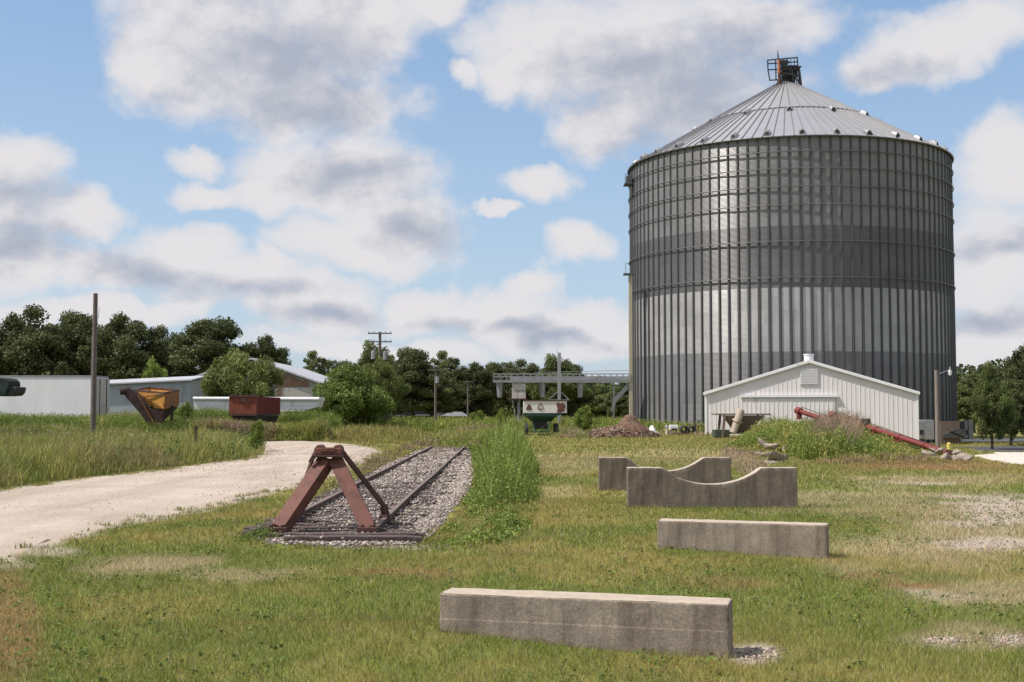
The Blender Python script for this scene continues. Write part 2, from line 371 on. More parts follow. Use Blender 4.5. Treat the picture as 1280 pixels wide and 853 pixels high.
# the sky texture is scaled by 0.13 before the clouds are mixed in, background strength 1
build_world()
sun = bpy.data.lights.new('sun', 'SUN'); sun.energy = 5.0; sun.angle = R(.6); sun.color = (1, .925, .85)
so = bpy.data.objects.new('sun', sun); COL.objects.link(so)
tos = Vector((math.sin(SUN_AZ) * math.cos(SUN_EL), math.cos(SUN_AZ) * math.cos(SUN_EL), math.sin(SUN_EL)))
so.rotation_euler = tos.to_track_quat('Z', 'Y').to_euler()
cam = bpy.data.cameras.new('camera'); co = bpy.data.objects.new('camera', cam); COL.objects.link(co)
cam.sensor_width = 36; cam.lens = F / 1280 * 36; cam.clip_end = 6000; cam.clip_start = .1
co.location = (0, 0, EYE); co.rotation_euler = (R(90) + PITCH, 0, 0); scene.camera = co

# ------------------------------------------------------------------ terrain
def gz(x, y):
    x = np.asarray(x, float); y = np.asarray(y, float)
    g = lambda cx, cy, r, h: h * np.exp(-((x - cx) ** 2 + (y - cy) ** 2) / r ** 2)
    z = g(-.7, 9.9, 1.2, .11) + g(1.7, 16.6, 1.3, .07)
    z = z + (fbm(x * .35, y * .35, 3) - .5) * .05 * sstep(4, 8, y) * (1 - sstep(60, 90, y))
    z = z + sstep(-16, -24, x) * sstep(50, 62, y) * (1 - sstep(95, 120, y)) * .35      # slight bank of the left field
    z = z - 1.0 * sstep(15, 32, x) * sstep(45, 88, y)
    return z
road_px = [(-400, 628), (-150, 624), (0, 615), (60, 605.5), (165, 593), (250, 582.5), (318, 573), (331, 568), (333, 560), (325, 553.5), (290, 549.5), (250, 547.5), (255, 546.3), (330, 549),
           (385, 551.5), (430, 555.5), (462, 561), (472, 566.5), (458, 575), (425, 590), (385, 603), (340, 614), (290, 627), (230, 640), (190, 648), (130, 659), (60, 679), (0, 698), (-180, 760), (-600, 900)]
ROAD = [G(*p)[:2] for p in road_px]
bed_px = [(350, 686), (545, 680), (560, 660), (575, 640), (596, 612), (598, 590), (583, 572), (585, 562), (548, 552), (530, 560), (480, 580), (425, 605), (355, 635), (305, 665), (300, 670)]
BED = [(-3.55, 17.5), (-3.0, 16.75), (-2.0, 16.6), (-1.3, 16.85), (-1.15, 18.2), (-1.12, 20), (-1.05, 23), (-.95, 27), (-1.0, 31), (-1.15, 37), (-1.5, 46), (-1.9, 54), (-2.2, 57), (-4.1, 57), (-4.1, 45), (-3.95, 30), (-3.85, 24), (-3.85, 20), (-4.0, 18.3)]
def patches(x, y):
    """named bare / straw / gravel patches from the photo: returns straw, bare, orange weights"""
    def el(px, py, rx, ry_px, k=1):
        c = G(px, py); c2 = G(px, py - ry_px); ry = max(.25, abs(c2[1] - c[1])); rxm = rx / F * c[1]
        n = fbm(x * 1.3 + px, y * 1.3 / max(1, ry * .4), 4) - .5
        dd = np.sqrt(((x - c[0] - (y - c[1]) * c[0] / c[1]) / rxm) ** 2 + ((y - c[1]) / ry) ** 2)
        return k * (1 - sstep(.35, 1.15, dd + n * 1.3))
    straw = np.maximum.reduce([el(185, 705, 90, 16, .8), el(300, 720, 90, 12, .6), el(1100, 625, 170, 18, .6), el(1200, 655, 140, 40, .75), el(1230, 745, 120, 20, .75),
                               el(1220, 800, 90, 20, .6), el(700, 578, 120, 12, .45), el(1180, 600, 140, 8, .6), el(610, 650, 40, 10, .3), el(680, 615, 60, 10, .35), el(860, 570, 120, 10, .35)])
    bare = np.maximum.reduce([el(1255, 632, 85, 12), el(1245, 652, 75, 11), el(1235, 682, 75, 9, .9), el(1230, 622, 90, 5, .8), el(1140, 605, 60, 2.5, .6), el(1180, 803, 30, 4), el(1262, 803, 28, 8),
                              el(1150, 742, 35, 5, .6), el(945, 817, 34, 11, 1.), el(1190, 748, 50, 3, .5), el(60, 690, 50, 8, .6), el(20, 705, 40, 8, .5)])
    orange = np.maximum.reduce([el(480, 716, 70, 6, .6), el(530, 720, 60, 8, .5), el(1130, 735, 60, 6, .8), el(1170, 583, 130, 6, .8), el(10, 760, 40, 60, .6), el(740, 775, 150, 6, .5), el(600, 780, 60, 8, .5),
                                el(1090, 722, 50, 6, .5), el(900, 730, 60, 8, .4), el(640, 690, 40, 10, .3)])
    return straw, bare, orange
GREEN = np.array((.160, .200, .036)); YEL = np.array((.32, .265, .080)); STRAW = np.array((.45, .37, .23)); DKG = np.array((.11, .15, .028))
BARE = np.array((.38, .32, .26)); RUSTG = np.array((.33, .20, .10)); SOIL = np.array((.10, .08, .05))
def poly_dist(x, y, poly):
    e = np.full(len(x), 99.0)
    for i in range(len(poly)):
        a = np.array(poly[i]); b = np.array(poly[(i + 1) % len(poly)]); ab = b - a; L2 = (ab ** 2).sum() + 1e-9
        t = np.clip(((x - a[0]) * ab[0] + (y - a[1]) * ab[1]) / L2, 0, 1)
        e = np.minimum(e, np.hypot(x - a[0] - t * ab[0], y - a[1] - t * ab[1]))
    return e
def lawn_col(x, y, blades=True):
    yy = y * .55
    n1 = fbm(x * .22 + 3, yy * .5 + 1, 4); n2 = fbm(x * .9 + 40, yy * 1.6 + 9, 4); n3 = fbm(x * 4, y * 3, 3)
    t1 = sstep(.43, .68, n1 * .4 + n2 * .4 + n3 * .2)[:, None]
    c = GREEN * (1 - t1) + YEL * t1
    t2 = sstep(.56, .72, n2 * .6 + n3 * .4)[:, None] * .6; c = c * (1 - t2) + DKG * t2 * 1.3
    far = sstep(32, 50, y)[:, None] * .5; c = c * (1 - far) + np.array((.26, .235, .07)) * far
    s, b, o = patches(x, y)
    ed = poly_dist(x, y, ROAD); b = np.maximum(b, 1 - sstep(.0, .45, ed + (n3 - .5) * .5)); b = np.where(inpoly(x, y, ROAD), 1.0, b)
    c = c * (1 - s[:, None]) + STRAW * s[:, None]
    c = c * (1 - o[:, None]) + RUSTG * o[:, None]
    if not blades: c = c * .72 + SOIL * .28
    c = c * (1 - b[:, None]) + BARE * b[:, None]
    return c, b
def build_ground():
    rad = np.concatenate([[.0], np.geomspace(3, 70, 330), np.geomspace(74, 4500, 60)])
    ang = np.concatenate([np.linspace(-38, 38, 420), np.linspace(42, 318, 60)]) ; ang = np.radians(ang)
    A, Rr = np.meshgrid(ang, rad); X = (Rr * np.sin(A)).ravel(); Y = (Rr * np.cos(A)).ravel()
    Z = gz(X, Y); Z[:len(ang)] = 0
    c, b = lawn_col(X, Y, False)
    na = len(ang); nr = len(rad); i = np.arange(nr - 1)[:, None] * na; j = np.arange(na)[None, :]; j2 = (j + 1) % na
    Fc = np.stack([(i + j).ravel(), (i + na + j).ravel(), (i + na + j2).ravel(), (i + j2).ravel()], 1)
    V = np.stack([X, Y, Z], 1)
    o = np_mesh('ground', V, Fc[:, ::-1], M['ground'], c, smooth=True); tag(o, kind='structure')
build_ground()
def sheet_from_poly(name, poly, mat_, z, step=.5, colf=None, jag=.12):
    """dense-edged polygon sheet following terrain: fan of grid cells clipped by centre test with jittered boundary subdivided"""
    import bmesh
    pts = []
    n = len(poly)
    for i in range(n):
        a = np.array(poly[i][:2]); b = np.array(poly[(i + 1) % n][:2]); d = np.linalg.norm(b - a); k = max(1, int(d / step))
        nr = np.array([-(b - a)[1], (b - a)[0]]) / (d + 1e-6)
        for q in range(k):
            p = a + (b - a) * q / k
            p = p + nr * (fbm(np.array([p[0] * 1.1]), np.array([p[1] * 1.1]), 4)[0] - .5) * jag * 4
            pts.append(p)
    bm = bmesh.new(); vs = [bm.verts.new((p[0], p[1], 0)) for p in pts]; gs = 1.0 if max(p[1] for p in pts) < 80 else 2.0; f = bm.faces.new(vs)
    bmesh.ops.triangulate(bm, faces=[f])
    # slice by grid lines so that it follows terrain
    xs = [p[0] for p in pts]; ys = [p[1] for p in pts]
    for x in np.arange(min(xs), max(xs), gs):
        bmesh.ops.bisect_plane(bm, geom=bm.verts[:] + bm.edges[:] + bm.faces[:], plane_co=(x, 0, 0), plane_no=(1, 0, 0))
    for y in np.arange(min(ys), max(ys), gs):
        bmesh.ops.bisect_plane(bm, geom=bm.verts[:] + bm.edges[:] + bm.faces[:], plane_co=(0, y, 0), plane_no=(0, 1, 0))
    V = np.array([v.co[:] for v in bm.verts]); V[:, 2] = gz(V[:, 0], V[:, 1]) + np.where(np.array([any(len(e.link_faces) == 1 for e in v.link_edges) for v in bm.verts]), -.012, z)
    for v, q in zip(bm.verts, V): v.co.z = q[2]
    bmesh.ops.recalc_face_normals(bm, faces=bm.faces)
    if sum(f.normal.z for f in bm.faces) < 0: bmesh.ops.reverse_faces(bm, faces=bm.faces)
    be = [e for e in bm.edges if len(e.link_faces) == 1]
    ex = bmesh.ops.extrude_edge_only(bm, edges=be)
    for v in ex['geom']:
        if isinstance(v, bmesh.types.BMVert): v.co.z -= .08
    me = bpy.data.meshes.new(name); bm.to_mesh(me); bm.free(); me.materials.append(mat_)
    o = bpy.data.objects.new(name, me); COL.objects.link(o); return o
def gravel_mat(name, base, var, scale=38):
    m, nt, b = nodes_of(name)
    tc = nt.nodes.new('ShaderNodeTexCoord').outputs['Object']
    n0 = ntex(nt, .5, 6, .65, tc, (.5, 1, 1)); c = ramp(nt, n0, [(.3, [q * .86 for q in base]), (.7, [q * 1.1 for q in base])])
    vo = nt.nodes.new('ShaderNodeTexVoronoi'); vo.inputs['Scale'].default_value = scale; L(nt, tc, vo.inputs['Vector'])
    sv = nt.nodes.new('ShaderNodeSeparateColor'); L(nt, vo.outputs['Color'], sv.inputs[0])
    f = ramp(nt, sv.outputs[0], [(0, (1 - var,) * 3), (.6, (1,) * 3), (1, (1 + var * .7,) * 3)]); c = mixc(nt, 1, c, f, 'MULTIPLY')
    L(nt, c, b.inputs['Base Color']); b.inputs['Roughness'].default_value = .95
    bump(nt, b, math_(nt, 'ADD', math_(nt, 'MULTIPLY', vo.outputs['Distance'], -1), math_(nt, 'MULTIPLY', ntex(nt, 3, 6, .7, tc), .8)), .8, .02)
    return m
def track_mat(name, base, var, scale):
    m = gravel_mat(name, base, var, scale); nt = m.node_tree; b = nt.nodes['Principled BSDF']
    src = b.inputs['Base Color'].links[0].from_socket
    n0 = ntex(nt, 1.0, 4, .55, stretch=(.9, .16, 1)); f = ramp(nt, n0, [(.36, (.86, .84, .82)), (.52, (1.0, 1.0, 1.0)), (.66, (1.1, 1.1, 1.1))])
    L(nt, mixc(nt, 1, src, f, 'MULTIPLY'), b.inputs['Base Color'])
    for n in nt.nodes:
        if n.type == 'BUMP': n.inputs['Strength'].default_value = .35
    return m
M['road'] = track_mat('pale_gravel', (.415, .35, .29), .2, 55)
M['yard'] = gravel_mat('white_gravel', (.56, .51, .45), .25, 20)
M['bed'] = gravel_mat('ballast_fines', (.2, .17, .15), .45, 22)
M['asphalt'] = mat('asphalt', (.06, .06, .065), .9, 0, var=.2, bmp=.3)
tag(sheet_from_poly('road', ROAD, M['road'], .03, .4, jag=.14), kind='structure')
tag(sheet_from_poly('ballast_bed', BED, M['bed'], .02, .3, jag=.22), kind='structure')
YARD = [G(1215, 570)[:2], G(1245, 566.5)[:2], G(1400, 566)[:2], G(1700, 566)[:2], G(1700, 590)[:2], G(1300, 584)[:2], G(1250, 578)[:2]]
tag(sheet_from_poly('gravel_yard', YARD, M['yard'], .022, .6, jag=.2), kind='structure')
ASPH = [G(1196, 558.5)[:2], G(1230, 558)[:2], G(1500, 558)[:2], G(1700, 558)[:2], G(1700, 566)[:2], G(1400, 566)[:2], G(1225, 565.5)[:2]]
tag(sheet_from_poly('side_road', ASPH, M['asphalt'], .026, 2, jag=.1), kind='structure')
YD2 = [G(1200, 549.3)[:2], G(1280, 548.6)[:2], G(1500, 548.6)[:2], G(1500, 551.5)[:2], G(1280, 552.5)[:2], G(1200, 553)[:2]]
tag(sheet_from_poly('far_gravel_strip', YD2, M['yard'], .03, 2, jag=.1), kind='structure')

# ------------------------------------------------------------------ blades / leaves generators (numpy)
def blades3(x, y, h, w, col, lean=.5, z=None):
    n = len(x); a = rng.random(n) * 2 * np.pi; la = rng.random(n) * 2 * np.pi; l = rng.random(n) * lean * h
    z = gz(x, y) if z is None else z
    dx = np.cos(a) * w / 2; dy = np.sin(a) * w / 2
    V = np.empty((n, 3, 3)); V[:, 0] = np.stack([x - dx, y - dy, z - .01], 1); V[:, 1] = np.stack([x + dx, y + dy, z - .01], 1)
    V[:, 2] = np.stack([x + np.cos(la) * l, y + np.sin(la) * l, z + h], 1)
    Fc = np.arange(3 * n).reshape(n, 3); return V.reshape(-1, 3), Fc, np.repeat(col, 3, 0)
def blades5(x, y, h, w, col, lean=.6, tipcol=None, z=None):
    """bent blade: 2 tris + 1 tri as three triangles"""
    n = len(x); a = rng.random(n) * 2 * np.pi; la = rng.random(n) * 2 * np.pi; l = (.2 + rng.random(n)) * lean * h
    z = gz(x, y) if z is None else z
    dx = np.cos(a) * w / 2; dy = np.sin(a) * w / 2; cx = np.cos(la) * l; cy = np.sin(la) * l
    V = np.empty((n, 5, 3))
    V[:, 0] = np.stack([x - dx, y - dy, z - .02], 1); V[:, 1] = np.stack([x + dx, y + dy, z - .02], 1)
    V[:, 2] = np.stack([x - dx * .8 + cx * .3, y - dy * .8 + cy * .3, z + h * .6], 1); V[:, 3] = np.stack([x + dx * .8 + cx * .3, y + dy * .8 + cy * .3, z + h * .6], 1)
    V[:, 4] = np.stack([x + cx, y + cy, z + h], 1)
    b = np.arange(n)[:, None] * 5
    Fc = np.stack([b + [0, 1, 3], b + [0, 3, 2], b + [2, 3, 4]], 1).reshape(-1, 3)
    C = np.repeat(col, 5, 0).reshape(n, 5, 3).copy()
    if tipcol is not None: C[:, 4] = tipcol; C[:, 2:4] = C[:, 2:4] * .6 + tipcol[:, None] * .4
    return V.reshape(-1, 3), Fc, C.reshape(-1, 3)
def leaves(P, size, col, flat=0.0, aspect=.6):
    """random oriented rhombic leaves at points P"""
    n = len(P); a = rng.normal(size=(n, 3)); a[:, 2] *= (1 - flat); a /= np.linalg.norm(a, axis=1)[:, None]
    b = rng.normal(size=(n, 3)); b[:, 2] *= (1 - flat); b -= a * (a * b).sum(1)[:, None]; b /= np.linalg.norm(b, axis=1)[:, None]
    s = size[:, None] if hasattr(size, 'shape') else size
    V = np.stack([P - a * s / 2, P + b * s / 2 * aspect, P + a * s / 2, P - b * s / 2 * aspect], 1).reshape(-1, 3)
    Fc = np.arange(4 * n).reshape(n, 4); Fc = np.concatenate([Fc[:, [0, 1, 2]], Fc[:, [0, 2, 3]]])
    return V, Fc, np.repeat(col, 4, 0)
class Acc:
    def __init__(s): s.V = []; s.F = []; s.C = []; s.n = 0
    def add(s, t):
        V, Fc, C = t; s.V.append(V); s.F.append(Fc + s.n); s.C.append(C); s.n += len(V)
    def build(s, name, mt, parent=None): return np_mesh(name, np.concatenate(s.V), np.concatenate(s.F), mt, np.concatenate(s.C), parent)
def jitter(c, amt):
    n = len(c); k = 1 + (rng.random(n) - .5)[:, None] * 2 * amt; h = 1 + (rng.random((n, 3)) - .5) * amt * .5
    return np.clip(c * k * h, .004, 1)
def scatter_fr(d0, d1, dens, marg=.12):
    """uniform points in the viewed wedge between depths d0,d1"""
    hw = 640 / F + marg; area = hw * (d1 ** 2 - d0 ** 2); n = int(area * dens)
    y = np.sqrt(rng.random(n) * (d1 ** 2 - d0 ** 2) + d0 ** 2); x = (rng.random(n) * 2 - 1) * hw * y
    return x, y
WEED_R = [(-1.15, 16.7), (-.1, 17.2), (.25, 19.5), (.5, 24), (.66, 29), (.72, 34), (.8, 42), (.8, 52), (.85, 66), (.9, 88), (-5, 88), (-4.2, 64), (-2.2, 62), (-1.55, 48), (-1.15, 38), (-.85, 30), (-.9, 25), (-.95, 22), (-1.1, 19)]
FIELD = [G(-420, 624)[:2], G(-150, 620)[:2], G(0, 611)[:2], G(60, 603)[:2], G(165, 591)[:2], G(250, 581)[:2], G(312, 572)[:2], G(330, 567)[:2], G(332, 557)[:2], G(320, 551)[:2], G(240, 546)[:2], (-60, 96), (-110, 80)]
def not_on(x, y, e=0):
    m = ~inpoly(x, y, ROAD) & ~inpoly(x, y, BED) & ~inpoly(x, y, YARD) & ~inpoly(x, y, ASPH)
    return m
BEAMS = []
def lawn():
    A = Acc()
    for d0, d1, dens, h, w in ((6.8, 11, 4200, .045, .0045), (11, 16, 2300, .045, .006), (16, 26, 950, .05, .010), (26, 48, 240, .055, .020), (48, 110, 34, .08, .05)):
        x, y = scatter_fr(d0, d1, dens)
        nz = fbm(x * 6, y * 6, 2) + .35 * fbm(x * 1.1, y * 1.1, 2)
        on_road = inpoly(x, y, ROAD)
        # ragged edges: some tufts spill on the road edge
        jx = x + (fbm(x * 1.5, y * 1.5, 3) - .5) * 1.2; jy = y + (fbm(x * 1.5 + 9, y * 1.5, 3) - .5) * 1.2
        keep = (~inpoly(jx, jy, ROAD)) & ~inpoly(jx * .5 + x * .5, y, BED) & ~inpoly(x, y, YARD) & ~inpoly(x, y, ASPH) & ~inpoly(x, y, YD2)
        x, y, nz = x[keep], y[keep], nz[keep]
        c, b = lawn_col(x, y)
        keep = rng.random(len(x)) > b * .93; x, y, c, nz = x[keep], y[keep], c[keep], nz[keep]
        hh = h * (.35 + 1.1 * rng.random(len(x))) * (.5 + nz)
        c = jitter(c, .5)
        # dry thatch blades
        dry = rng.random(len(x)) < .15; c[dry] = jitter(np.repeat(STRAW[None] * .85, dry.sum(), 0), .3); 
        A.add(blades3(x, y, hh, w * (.6 + .8 * rng.random(len(x))), c, 1.3))
    tag(A.build('lawn_grass', M['grass']), 'short patchy mown grass around the concrete blocks', 'grass', kind='stuff')
    # clover / broad leaf weeds low in the lawn
    B = Acc()
    x, y = scatter_fr(7, 26, 26); m = not_on(x, y) & (fbm(x * .8 + 5, y * .8, 3) > .52); x, y = x[m], y[m]
    n = 5; X = np.repeat(x, n) + rng.normal(size=len(x) * n) * .03; Y = np.repeat(y, n) + rng.normal(size=len(x) * n) * .03
    P = np.stack([X, Y, gz(X, Y) + .02 + .035 * rng.random(len(X))], 1)
    B.add(leaves(P, .02 + .022 * rng.random(len(P)), jitter(np.repeat(np.array([(.12, .17, .045)]), len(P), 0), .35), .6, .8))
    tag(B.build('clover_patches', M['grass']), 'low clover and broad weeds scattered through the lawn', 'clover', kind='stuff')
lawn()
def inpoly_scatter(poly, n):
    xs = [p[0] for p in poly]; ys = [p[1] for p in poly]
    x = rng.random(n * 3) * (max(xs) - min(xs)) + min(xs); y = rng.random(n * 3) * (max(ys) - min(ys)) + min(ys)
    m = inpoly(x, y, poly); return x[m][:n], y[m][:n]
def field():
    A = Acc()
    x, y = inpoly_scatter(FIELD, 600000)
    vis = (np.abs(x) < y * .52 + 1.0); x, y = x[vis], y[vis]
    # density falls with distance
    keep = rng.random(len(x)) < np.clip((38 / y) ** 1.5, .12, 1) ; x, y = x[keep], y[keep]
    n1 = fbm(x * .25, y * .25, 4); n2 = fbm(x * .9 + 7, y * .7, 3)
    edge = np.full(len(x), 9.0)
    for i in range(len(ROAD)):
        a = np.array(ROAD[i]); b = np.array(ROAD[(i + 1) % len(ROAD)]); ab = b - a; L2 = (ab ** 2).sum() + 1e-9
        t = np.clip(((x - a[0]) * ab[0] + (y - a[1]) * ab[1]) / L2, 0, 1)
        edge = np.minimum(edge, np.hypot(x - a[0] - t * ab[0], y - a[1] - t * ab[1]))
    h = (.30 + .95 * n1 * (.4 + n2)) * (.55 + .65 * rng.random(len(x))) * sstep(-.15, 2.2, edge + .9 * (n2 - .5) + .25)
    h = np.maximum(h, .08)
    c = np.array((.185, .225, .055)) * (1 - sstep(.4, .65, n2))[:, None] + np.array((.27, .27, .075)) * sstep(.4, .65, n2)[:, None]
    br = sstep(.60, .75, fbm(x * .4 + 30, y * .3, 3))[:, None] * .55; c = c * (1 - br) + np.array((.24, .18, .11)) * br
    low = (h < .22); c[low] = c[low] * .6 + np.array((.3, .25, .11)) * .4
    tip = np.where((rng.random(len(x)) < .25)[:, None], np.array((.34, .29, .15)), c * 1.15)
    A.add(blades5(x, y, h, .010 + .00045 * y * (.6 + rng.random(len(x))), jitter(c, .35), .5, jitter(tip, .2)))
    # broad-leaved weeds
    x, y = inpoly_scatter(FIELD, 9000); vis = (np.abs(x) < y * .52 + 1.0) & (y < 75); x, y = x[vis], y[vis]
    m = fbm(x * .5 + 11, y * .5, 3) > .5; x, y = x[m], y[m]
    k = 16; X = np.repeat(x, k); Y = np.repeat(y, k); t = rng.random(len(X)); H = np.repeat(.4 + .6 * rng.random(len(x)), k)
    P = np.stack([X + rng.normal(size=len(X)) * .13, Y + rng.normal(size=len(X)) * .13, gz(X, Y) + t * H], 1)
    A.add(leaves(P, .06 + .08 * rng.random(len(P)), jitter(np.repeat(np.array([(.11, .165, .045)]), len(P), 0), .4), .3))
    tag(A.build('tall_grass', M['grass']), 'tall unmown green grass and weeds in the field left of the gravel road', 'tall grass', kind='stuff')
    # white umbels
    F_ = Acc()
    fl = []
    for (px, py, sx, sy, n) in ((75, 548, 45, 10, 95), (20, 545, 30, 12, 35), (200, 560, 90, 12, 22), (300, 530, 25, 4, 50), (120, 570, 60, 8, 14)):
        for _ in range(n):
            q = G(px + random.gauss(0, sx), max(533, py + random.gauss(0, sy) + 14)); fl.append((q[0], q[1], random.uniform(.75, 1.05)))
    fl = np.array(fl); fl = fl[inpoly(fl[:, 0], fl[:, 1], FIELD)]
    for k in range(5):
        P = fl.copy(); P[:, :2] += rng.normal(size=(len(fl), 2)) * .03; P[:, 2] += gz(P[:, 0], P[:, 1]) + rng.random(len(fl)) * .02
        F_.add(leaves(P, .025 + .02 * rng.random(len(P)), jitter(np.repeat(np.array([(.5, .5, .42)]), len(P), 0), .15), .7, .9))
    x, y = fl[:, 0], fl[:, 1]
    F_.add(blades3(x, y, fl[:, 2], np.full(len(x), .02), jitter(np.repeat(np.array([(.09, .12, .04)]), len(x), 0), .2), .02))
    tag(F_.build('white_wildflowers', M['grass']), 'tiny white umbel wildflowers dotted through the tall grass', 'wildflowers', kind='stuff')
field()
def weeds(name, label, poly, n, hf, cols, leafy=10, lsize=.06, bl=1.0, blw=.012, cat='weeds', flat=.3, edge=1.0):
    A = Acc(); x, y = inpoly_scatter(poly, n); h = hf(x, y) * (.55 + .6 * rng.random(len(x))); pdst = poly_dist(x, y, [q[:2] for q in poly]); ew = np.clip(y / 28, .5, 2.2) * edge
    h = h * (.22 + .78 * sstep(-.1, 1, pdst / ew + (fbm(x * 1.7, y * 1.1, 3) - .5) * 1.4))
    cols = np.array(cols); ci = (fbm(x * .7, y * .5, 3) * 1.6 - .3 + rng.random(len(x)) * .5) * (len(cols) - .01); ci = np.clip(ci.astype(int), 0, len(cols) - 1); c = cols[ci]
    m = rng.random(len(x)) < bl
    if m.any(): A.add(blades5(x[m], y[m], h[m], np.full(m.sum(), blw) + .0004 * y[m], jitter(c[m], .3), .5, jitter(c[m] * 1.15, .2)))
    if leafy:
        k = leafy; X = np.repeat(x, k); Y = np.repeat(y, k); H = np.repeat(h, k); t = rng.random(len(X)) ** .8
        P = np.stack([X + rng.normal(size=len(X)) * .07 * (1.2 - t), Y + rng.normal(size=len(X)) * .07 * (1.2 - t), gz(X, Y) + t * H], 1)
        A.add(leaves(P, lsize * (.6 + .8 * rng.random(len(P))) * (1 + .0 * t), jitter(np.repeat(c, k, 0), .35), flat, .45))
    return tag(A.build(name, M['grass']), label, cat, kind='stuff')
G1 = (.15, .205, .045); G2 = (.20, .255, .06); G3 = (.30, .29, .085); B1 = (.26, .2, .13); B2 = (.31, .235, .165)
weeds('trackside_weeds', 'leafy green weeds growing tall along the right edge of the track ballast', WEED_R[:9] + [(-1.5, 66)] + WEED_R[12:], 10000,
      lambda x, y: np.interp(y, [16, 20, 24, 30, 40, 66], [.09, .2, .45, .85, 1.0, 1.05]) * (.04 + 1.75 * sstep(.34, .68, fbm(x * 1.7, y * .6, 3))) * (.7 + .7 * rng.random(len(x))) * np.clip(1.3 - .75 * np.abs(x + .1) / .9, .35, 1.05) * .8, [G1, G1, G2, G2, G1, G2], 9, .06, edge=.7)
def edge_tufts():
    A = Acc()
    for poly, n in ((ROAD, 900), (BED, 420)):
        per = [(poly[i], poly[(i + 1) % len(poly)]) for i in range(len(poly))]
        for a, b in per:
            a = np.array(a); b = np.array(b); dl = np.linalg.norm(b - a)
            if min(a[1], b[1]) > 50: continue
            k = int(dl * 5); t = rng.random(k); c = a[None] + (b - a)[None] * t[:, None] + rng.normal(size=(k, 2)) * .13
            m = fbm(c[:, 0] * 1.4, c[:, 1] * 1.4, 3) > .46; c = c[m]
            q = 26; X = np.repeat(c[:, 0], q) + rng.normal(size=len(c) * q) * .06; Y = np.repeat(c[:, 1], q) + rng.normal(size=len(c) * q) * .06
            if not len(X): continue
            cc, _ = lawn_col(X, Y); cc = jitter(np.repeat(GREEN[None] * .95, len(X), 0) * .6 + YEL[None] * .4, .4)
            A.add(blades5(X, Y, .03 + .07 * rng.random(len(X)), np.full(len(X), .009), cc, .9))
    tag(A.build('edge_grass', M['grass']), 'ragged grass tufts creeping over the edges of the gravel road and ballast', 'grass', kind='stuff')
edge_tufts()
weeds('track_end_weeds', 'yellowing weeds swallowing the rails where the track ends', [(-5.2, 62), (-5.4, 100), (1.1, 100), (.9, 88), (.85, 66), (-1.6, 58)], 9000,
      lambda x, y: .45 + .5 * fbm(x * .5, y * .3, 3), [G3, G2, G1, G3, B1], 4, .11, blw=.02)
weeds('rail_gap_weeds', 'thin grass sprouting between the far ends of the rails', [(-3.6, 44), (-2.3, 44), (-2.2, 62), (-3.8, 62)], 1100,
      lambda x, y: np.interp(y, [44, 52, 62], [.12, .3, .5]), [G3, G2, B1], 2, .05)
weeds('left_rail_weeds', 'tall yellow green weeds between the gravel road and left rail', [(-3.95, 24), (-4.35, 27), (-4.7, 34), (-5.0, 44), (-5.3, 54), (-4.6, 60), (-4.1, 50), (-3.95, 30)], 2600,
      lambda x, y: np.interp(y, [22, 26, 29, 32, 45, 62], [.07, .16, .45, .16, .35, .7]) * (.35 + 1.2 * fbm(x * .8, y * .5, 3)), [G2, G3, G3, B1], 5, .06)
weeds('wagon_weeds', 'tall weeds growing under and behind the red wagon', [W(205, 520, 82)[:2], W(425, 520, 82)[:2], W(425, 520, 85.5)[:2], W(205, 520, 85.5)[:2]], 9000,
      lambda x, y: 1.35 + .5 * fbm(x * .5, y * .3, 3), [G2, G3, G1, G2, G1], 6, .1, blw=.02, edge=0.15)
weeds('wagon_front_weeds', 'green and yellow weeds in front of the red wagon', [W(205, 520, 70)[:2], W(415, 520, 72)[:2], W(415, 520, 75)[:2], W(205, 520, 75)[:2]], 12000,
      lambda x, y: .75 + .9 * fbm(x * .45, y * .3, 3) , [G2, G3, G1, G3, B1], 5, .09, blw=.02, edge=0.3)
weeds('dry_yellow_grass', 'dry yellow grass beyond the bend of the gravel road', [(-17, 78), (-6.5, 66), (-5.2, 72), (-6, 92), (-19, 95)], 9000,
      lambda x, y: .35 + .75 * fbm(x * .4, y * .4, 3) * sstep(72, 80, y + .2 * x + 4), [(.25, .2, .07), (.28, .23, .1), G3, (.22, .2, .07)], 0, .06, blw=.02)
weeds('far_field_weeds', 'tall green and tan weeds around the red wagon', [(-34, 70), (-17, 76), (-14, 96), (-30, 104), (-48, 96), (-46, 84)], 26000,
      lambda x, y: .45 + 1.25 * fbm(x * .3, y * .3, 3), [G2, G3, G1, G2, B1], 3, .12, blw=.025, edge=0.4)
weeds('back_lot_weeds', 'weeds along the foot of the far trees behind the track', [(-14, 96), (22, 100), (26, 150), (-20, 150)], 26000,
      lambda x, y: .5 + .9 * fbm(x * .2, y * .2, 3), [G1, G2, G3, G1], 1, .2, blw=.04, edge=0.3)
weeds('barn_weeds', 'tall bushy green weeds in front of the white barn', [G(905, 560)[:2], G(930, 566)[:2], G(965, 563)[:2], G(1000, 576)[:2], G(1080, 578)[:2], G(1150, 574)[:2], G(1150, 560)[:2], G(1090, 556)[:2], G(1000, 549)[:2], G(930, 548)[:2]], 16000,
      lambda x, y: (.15 + 1.4 * fbm(x * .6, y * .25, 3)) * np.interp(x / y, [.165, .19, .21, .23, .3, .33], [.5, .8, 1.35, 1.25, .95, .5]), [G1, G2, G1, G2, G3], 7, .1, blw=.012, edge=0.6)
